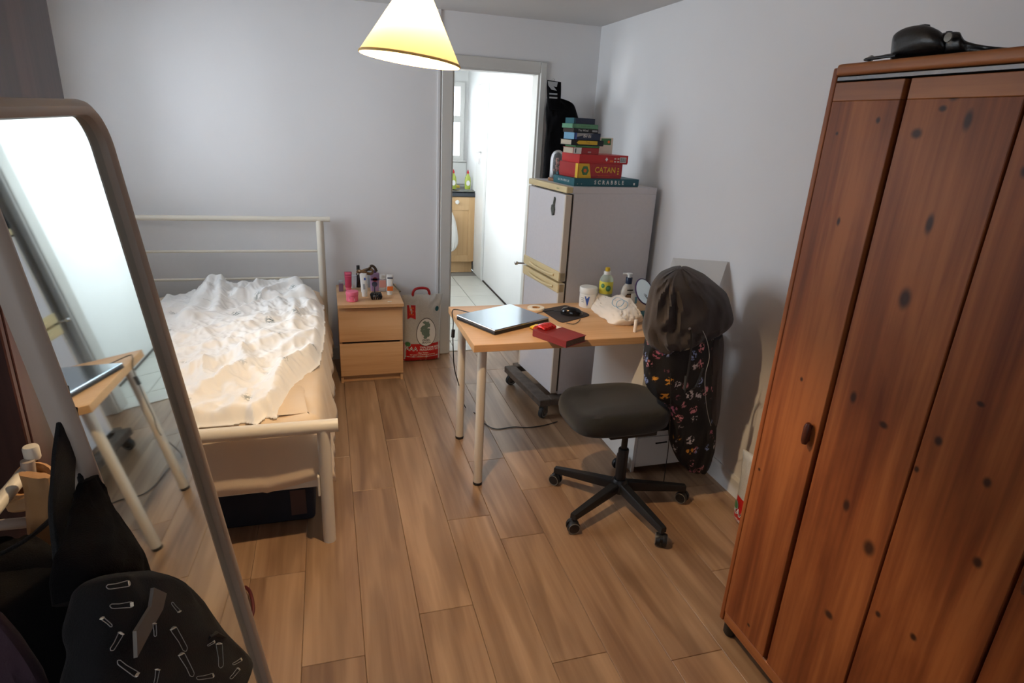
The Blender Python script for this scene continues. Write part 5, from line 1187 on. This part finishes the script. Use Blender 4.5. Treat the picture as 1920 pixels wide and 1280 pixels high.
# ================================================================ RICE SACKS
def sack(O, yaw, w_, h, T, label, handle=True, lean=0.10, band=.30, ribbon=True):
    """pillow-shaped sack: surface function S(a, b) with a across (-1..1), b up (0..1)"""
    Rz = Matrix.Translation(O) @ Matrix.Rotation(yaw, 4, 'Z') @ Matrix.Rotation(-lean, 4, 'X')
    def S(a, b, side=-1, off=0.):
        hw = w_/2*(1-.05*math.sin(PI*b)**.8+.03*(b > .9)); k = (max(0, 1-abs(a)**2.6))**.5
        ub = min(1, b/.10); th = T*min(1, (1-b)/.75)**.55*(ub**.5 if b < .1 else 1)*(.35+.65*k) if abs(a) < 1 else 0
        th = T*max(0, min(1, (1-b)/.8))**.6*(ub**.5)*k
        wr = .006*ridge(a*3, b*6, 2)*k*(1 if b > .7 else .4)
        return Rz @ Vector((a*hw, side*(th+wr+.002)+side*off, b*h+.0))
    t = thing('rice_sack', label, 'rice sack', O)
    mb = MB(); n = 40; rings = []
    for j in range(41):
        b = j/40; ring = []
        for q in range(n*2):
            if q < n: a = -1+2*q/n; ring.append(mb.bm.verts.new(S(a, b, -1)))
            else: a = 1-2*(q-n)/n; ring.append(mb.bm.verts.new(S(a, b, .8)))
        rings.append(ring)
    mb._skin(rings); mb.build('sack_body', 'rice', t)
    F = lambda u, v, off=.002: S(max(-1, min(1, u/(w_/2))), max(0, min(1, v/h)), -1, off)
    def gp(u0, u1, v0, v1, mt2, name, nu=14, nv=8, off=.0015, shape=None):
        mb = MB(); mb.grid(lambda a, b: F(u0+(u1-u0)*a, v0+(v1-v0)*b, off), nu, nv); return mb.build(name, mt2, t)
    gp(-w_/2*.985, w_/2*.985, .008, h*band, 'red', 'red_panel')
    def pl(pts, mt2, name, off=.004): return patch(pts, lambda a, b: F(a, b, off), mt2, t, name)
    def tx_(s_, sz, u, v, mt2, sx=1, bold=.0004, shear=0): text(s_, sz, lambda a, b: F(u+a, v+b, .0042), mt2, t, sx=sx, bold=bold, shear=shear)
    k = w_/.28
    # ribbon
    if ribbon: pl([(-.115*k, h*.66), (-.09*k, h*.69), (-.055*k, h*.66), (-.055*k, h*.86), (-.115*k, h*.86)], 'red', 'red_ribbon')
    for q in range(3 if ribbon else 0): tx_('2024', .017, -.085*k, h*.82-.022*q, 'orange')
    # oval badge with dragon
    cx, cy = .025*k, h*.47
    ring_ = lambda r_, rv: [(cx+(r_-.008*math.sin(q))*math.cos(q), cy+rv*math.sin(q)) for q in [2*PI*i/36 for i in range(36)]]
    pl(ring_(.076*k, .108*k), 'fgap', 'badge_outline', .003); pl(ring_(.072*k, .103*k), 'wprint', 'badge', .0045)
    random.seed(3)
    for i in range(34):
        a = i/33; x_ = cx-.004+.036*random.uniform(-1, 1)*k*math.sin(PI*(.15+.8*a)); y_ = cy+.075*k-.115*k*a; r_ = .016*k*(.6+.6*random.random())
        pl([(x_+r_*random.uniform(.5, 1.1)*math.cos(q), y_+r_*random.uniform(.5, 1.1)*math.sin(q)) for q in [2*PI*j/9 for j in range(9)]], M.setdefault('dragon', mat('faded_green_print', (112, 132, 118), .5)), 'dragon_print', .0056+.0001*i)
    tx_('GREEN', .020, cx, cy-.062*k, 'fgap'); tx_('DRAGON', .018, cx, cy-.080*k, 'fgap')
    tx_('AAA', .042, -.085*k, h*.225, 'wprint', 1, .0016)
    tx_('AAA', .040, -.085*k, h*.225, 'fgap', 1, -.0002)
    tx_('THAI HOM MALI', .021, .055*k, h*.245, 'wprint'); tx_('FRAGRANT RICE', .021, .055*k, h*.21, 'wprint')
    tx_('- Gao Thom -', .016, .0, h*.165, 'cream'); tx_('NET WEIGHT 10 KG PRODUCE OF THAILAND', .009, 0, h*.135, 'cream'); tx_('SINCE 1988', .008, 0, h*.09, 'orange')
    pl(disc(-.112*k, h*.295, .022*k), 'lgrey', 'round_stamp', .004); pl(disc(-.112*k, h*.295, .018*k), 'green', 'round_stamp', .005)
    pl(disc(.105*k, h*.80, .014*k, 16, .02*k), 'teal', 'round_stamp', .004)
    if handle:
        hb = MB(); cz = h*.99
        pts = [(-.058, 0), (-.058, .028), (-.046, .052), (-.02, .062), (.02, .062), (.046, .052), (.058, .028), (.058, 0)]
        hb.tube(smooth_path([Rz @ Vector((p_[0]*k-.01, 0, cz-.012+p_[1])) for p_ in pts], 4), .0095, 10, flat=1.0)
        hb.box(-.066*k-.01, .066*k-.01, -.006, .006, cz-.028, cz-.006, .003, 1, Rz); hb.build('handle', 'crimson', t)
    return t
sack(Vector((.600, 4.135, .002)), math.radians(2), .275, .51, .055, 'white and red rice sack with red handle between chest and doorway', lean=-.10)
sk2 = sack(Vector((1.745, 1.815, .002)), math.radians(-82), .275, .36, .050, 'rice sack half hidden behind the pine wardrobe', lean=-.08, band=.42, ribbon=False)

# ================================================================ PENDANT LAMP
pd = thing('pendant_lamp', 'lit cream cone pendant lamp hanging from the ceiling', 'lamp', (LAMP.x, LAMP.y, CH))
tilt = Matrix.Rotation(math.radians(5.5), 3, 'Y')
R0 = .139
MB().lathe([(R0, .003), (R0*.78, .055), (R0*.50, .122), (R0*.26, .18)], LAMP, 56, tilt, cap=False).build('shade', 'shade', pd)
MB().lathe([(R0+.0012, -.0015), (R0+.0022, .001), (R0+.0004, .0055), (R0-.0012, .0052), (R0-.001, -.0015), (R0+.0012, -.0015)], LAMP, 56, tilt, cap=False).build('shade_trim', 'shaderim', pd)
tp_ = LAMP+tilt @ Vector((0, 0, .185))
MB().tube([tp_+Vector((0, 0, .02)), (tp_.x, tp_.y, CH)], .003, 8).build('cord', 'white', pd)
MB().lathe([(.016, -.03), (.019, -.025), (.019, .02), (.01, .032), (.004, .034)], tp_, 20).build('lamp_holder', 'white', pd)
MB().lathe([(.045, 0), (.045, -.012), (.03, -.03), (.004, -.034)], (tp_.x, tp_.y, CH), 24).build('ceiling_rose', 'white', pd)
MB().lathe([(.001, -.012), (.013, -.009), (.017, .002), (.015, .014), (.010, .022), (.010, .03)], tp_+Vector((-.003, 0, -.042)), 22).build('bulb', 'bulb', pd)

# ================================================================ STANDING MIRROR with rack behind
t_ax = (onm(256, 428, .015)-onm(509, 1280, .015)).normalized(); s_ax = t_ax.cross(MN).normalized(); s_ax = s_ax if s_ax.y > 0 else -s_ax
TRp = onm(256, 428, .015)-MN*.015; T2 = onm(150, 184, .015)-MN*.015
MO = TRp+t_ax*((T2-TRp).dot(t_ax))+s_ax*.018                                      # frame origin: outer top right
wM, hM = .388, 1.60
def mp(s_, t_, n_=0.): return MO+s_ax*(s_)+t_ax*(t_)+MN*n_
sm = thing('standing_mirror', 'tall rounded standing mirror with beige metal frame at the left', 'mirror', mp(-wM/2, -hM))
def rr_(ins, rad, k=10):
    s0, s1, t0_, t1_ = -wM+ins, -ins, -hM+ins, -ins; pts = []
    for (cx, cy, a0) in ((s1-rad, t1_-rad, 0), (s0+rad, t1_-rad, 90), (s0+rad, t0_+rad, 180), (s1-rad, t0_+rad, 270)):
        for i in range(k+1): a = math.radians(a0+90*i/k); pts.append((cx+rad*math.cos(a), cy+rad*math.sin(a)))
    return pts
mb = MB(); rings = []
for ins, n_, rad in ((.000, -.010, .07), (.0, .004, .07), (.003, .011, .068), (.010, .0155, .061), (.015, .0145, .055), (.021, .010, .049), (.0225, .001, .047), (.0225, -.010, .047)):
    rings.append([mb.bm.verts.new(mp(a, b_, n_)) for a, b_ in rr_(ins, rad)])
rings.append(rings[0]); mb._skin(rings, cap=False); mb.build('frame', 'mframe', sm)
mb = MB(); mb.bm.faces.new([mb.bm.verts.new(mp(a, b_, 0)) for a, b_ in rr_(.021, .048)]); mb.build('mirror_glass', 'silvermirror', sm, smooth=False)
mb = MB(); mb.prism([p_ for p_ in rr_(.012, .055)], .006, MO+MN*-.012, s_ax, t_ax, MN); mb.build('backing_board', mat('hardboard', (96, 76, 58), .8), sm, smooth=False)
RYN, RYF = .74, 1.125
for y in (RYN, RYF): MB().tube([(-.527, y, 1.045), (-.54, y, .90), (-.60, y, .0)], .0105, 14).build('rear_leg', 'mframe', sm)
MB().tube([(-.535, .50, 1.022), (-.535, RYF, 1.022)], .0115, 14).build('hanging_rail', 'bedtube', sm)
for y in (RYN, RYF): MB().tube([(-.68, y, .922), (-.26, y, .915)], .010, 14).build('side_brace', 'mframe', sm)
MB().lathe([(.0115, 0), (.0125, .002), (.0125, .022), (.011, .025), (.001, .026)], (-.525, RYF+.015, 1.04), 18).build('post_cap', 'bedtube', sm)
# tan leather belt bag knotted on the post
tb = thing('tan_bag', 'tan leather bag knotted round the corner post of the mirror rack', 'bag', (-.52, 1.12, .9))
for k in range(4):
    rd = .030+.003*k; MB().tube([Vector((-.532+.95*rd*math.cos(a)*(1+.3*math.cos(a)), RYF-.004+rd*math.sin(a), 1.004-.012*k+.014*math.sin(a+k))) for a in [2*PI*i/20 for i in range(21)]], .007, 8, cap=False, flat=1.5).build('strap', 'tan', tb)
rows = [(ony(36, 888, 1.07), ony(94, 892, 1.07), .010), (ony(44, 915, 1.07), ony(100, 925, 1.07), .014), (ony(48, 945, 1.07), ony(106, 960, 1.07), .012), (ony(50, 975, 1.07), ony(112, 990, 1.07), .010), (ony(56, 1010, 1.06), ony(120, 1030, 1.06), .010), (ony(98, 1060, 1.09), ony(132, 1075, 1.09), .008), (ony(104, 1090, 1.08), ony(136, 1095, 1.08), .004)]
loft(rows, 4, 26, .004, 2, 5, 4, .8).build('bag_body', 'tan', tb)
MB().tube(smooth_path([ony(46, 895, 1.12), ony(54, 930, 1.12), ony(62, 965, 1.12)], 5), .003, 7).build('chain', 'gold', tb)
MB().tube(smooth_path([ony(112, 730, .95), ony(120, 780, .95), ony(124, 800, .95)], 4), .004, 8).build('belt_end', 'tan', tb)
# black webbing straps
bs = thing('black_strap', 'wide black strap hanging beside the mirror rack', 'strap', onm(125, 900, -.02))
def mrow(pxs, offs): return [(onm(a, b_, o_), onm(c, d_, o_), t_) for (a, b_, c, d_), (o_, t_) in zip(pxs, offs)]
rows = mrow([(112, 722, 126, 724), (112, 765, 134, 765), (108, 800, 142, 800), (101, 850, 140, 850), (97, 900, 138, 900), (94, 950, 136, 950), (98, 1000, 126, 1005), (104, 1050, 116, 1055)], [(.0, .003)]*8)
loft(rows, 5, 20, .001, 2, 3, 2, .5, nrm=tuple(MN)).build('strap_band', 'blackstrap', bs)
rows = mrow([(132, 760, 140, 765), (140, 820, 152, 825), (146, 880, 160, 885), (154, 930, 166, 935), (160, 980, 170, 985)], [(.0, .003)]*5)
loft(rows, 5, 20, .001, 2, 3, 5, .5, nrm=tuple(MN)).build('strap_band', 'blackstrap', bs)
# black coat bundled beside the mirror, black jumper below, plum garment in the corner
c1 = mrow([(150, 905, 180, 890), (148, 930, 188, 915), (144, 960, 198, 950), (138, 1000, 216, 990), (130, 1040, 236, 1030), (124, 1078, 256, 1070), (118, 1130, 268, 1125)], [(.022, .004), (.024, .008), (.03, .012), (.04, .018), (.05, .024), (.055, .026), (.055, .02)])
tag(loft(c1, 5, 40, .003, 3, 5, 31, .8, nrm=tuple(MN)).build('black_scarf', 'darkcloth'), 'black cloth hanging over the lower left edge of the mirror', 'scarf')
def drow(r): return [(CAMP+ray(a, b_)*(s1_/FPX), CAMP+ray(c, d_)*(s1_/FPX), t_) for (a, b_, c, d_, s1_, t_) in r]
c2 = drow([(-60, 1030, 70, 1012, .98, .02), (-90, 1052, 100, 1036, .95, .045), (-110, 1090, 140, 1075, .90, .06), (-120, 1150, 175, 1140, .86, .07), (-130, 1220, 205, 1210, .82, .08), (-130, 1310, 230, 1300, .78, .08), (-130, 1430, 250, 1420, .75, .08), (-130, 1560, 250, 1550, .74, .06)])
tag(loft(c2, 5, 56, .012, 2.5, 6, 41, .8).build('black_coat', 'darkcloth'), 'bulky black coat heaped in the lower left corner', 'coat')
c3 = drow([(-140, 1150, -20, 1140, .60, .01), (-160, 1180, 22, 1175, .60, .03), (-170, 1230, 60, 1225, .59, .04), (-180, 1290, 92, 1285, .58, .05), (-190, 1380, 110, 1370, .57, .05), (-190, 1460, 110, 1450, .56, .03)])
tag(loft(c3, 4, 40, .008, 2.5, 4, 51, .8).build('plum_garment', 'plum'), 'dark plum garment at the very bottom left corner', 'garment')
# black tote bag printed with safety pins
tt_ = thing('tote_bag', 'black tote bag printed with white safety pins in front of the mirror', 'bag', onm(300, 1200, .08))
trow = [(196, 1078, 272, 1072), (184, 1086, 300, 1088), (172, 1105, 328, 1108), (164, 1145, 356, 1146), (158, 1185, 388, 1184), (154, 1215, 416, 1214), (150, 1248, 452, 1252), (148, 1290, 444, 1292), (146, 1350, 428, 1350), (146, 1430, 408, 1430)]
OFF = .095
rows = [(onm(a, b_, OFF-.01*(i == 0)), onm(c, d_, OFF-.01*(i == 0)), [.008, .018, .024, .028, .03, .03, .028, .026, .02, .01][i]) for i, (a, b_, c, d_) in enumerate(trow)]
loft(rows, 5, 60, .003, 2.4, 4, 61, .55, nrm=tuple(MN)).build('bag_body', mat('black_canvas', (11, 10, 12), .95, bump=.4, bscale=600), tt_)
def tp2(px, py, o_=.0): return onm(px, py, OFF+.034+o_)
wq = [tp2(*q) for q in ((289, 1101), (313, 1112), (306, 1142), (286, 1178), (258, 1232), (256, 1182), (284, 1136))]
mb = MB(); va = [mb.bm.verts.new(v) for v in wq]; vb = [mb.bm.verts.new(v-MN*.003) for v in wq]; mb.bm.faces.new(va); mb.bm.faces.new(vb[::-1])
for k in range(len(wq)): mb.bm.faces.new((va[k], vb[k], vb[(k+1) % len(wq)], va[(k+1) % len(wq)]))
mb.build('grey_webbing', mat('grey_webbing', (120, 112, 104), .8), tt_, smooth=False)
MB().tube(smooth_path([onm(215, 1085, .07), onm(180, 1010, .035), onm(152, 930, .012), Vector((-.40, .80, 1.10)), Vector((-.50, .78, 1.06)), Vector((-.535, .78, 1.036))], 5), .008, 8, flat=.35).build('shoulder_strap', 'blackstrap', tt_)
MB().tube([tp2(378, 1196, -.01), tp2(392, 1188, -.01), tp2(408, 1196, -.015)], .010, 8, flat=.4).build('side_tab', 'blackstrap', tt_)
random.seed(12)
pins = [(222, 1096, 10, 46), (228, 1134, 5, 44), (218, 1202, 60, 40), (336, 1198, 120, 52), (240, 1252, -35, 48), (350, 1246, 118, 50), (290, 1180, 95, 26), (412, 1228, 95, 48), (330, 1138, -50, 24), (293, 1268, 80, 30), (440, 1262, 50, 26), (396, 1206, 30, 16), (385, 1268, 10, 34), (200, 1166, 140, 26), (445, 1240, 30, 20)]
for (px, py, an, ln) in pins:
    a = math.radians(an); ux, uy = math.cos(a), -math.sin(a); vx, vy = -uy, ux
    shp = [(-.5, .0), (-.42, .10), (-.2, .12), (.2, .13), (.42, .13), (.5, .04), (.46, -.08), (.34, -.10), (-.1, -.06), (-.42, -.08), (-.5, 0)]
    pts = [tp2(px+(ux*s1_+vx*s2_)*ln, py+(uy*s1_+vy*s2_)*ln) for s1_, s2_ in shp]
    MB().tube(smooth_path(pts, 2), .00034, 5, cap=False).build('safety_pin_print', 'lgrey', tt_)
    hx, hy = px+ux*.44*ln, py+uy*.44*ln
    MB().tube([tp2(hx+vx*.1*ln, hy+vy*.1*ln, .0004), tp2(hx-vx*.08*ln, hy-vy*.08*ln, .0004)], .0014, 6, flat=.4).build('pin_head_print', 'cream', tt_)
# red handle peeping from behind the mirror
tag(MB().tube(smooth_path([onz(460, 1100, .02), onz(468, 1108, .03), onz(473, 1124, .03), onz(475, 1142, .02), onz(472, 1155, .01)], 5), .006, 10).build('red_strap', mat('deep_red_strap', (84, 18, 18), .6)), 'curved dark red strap on the floor behind the mirror', 'strap')
# cloth scrap already part of the sheet
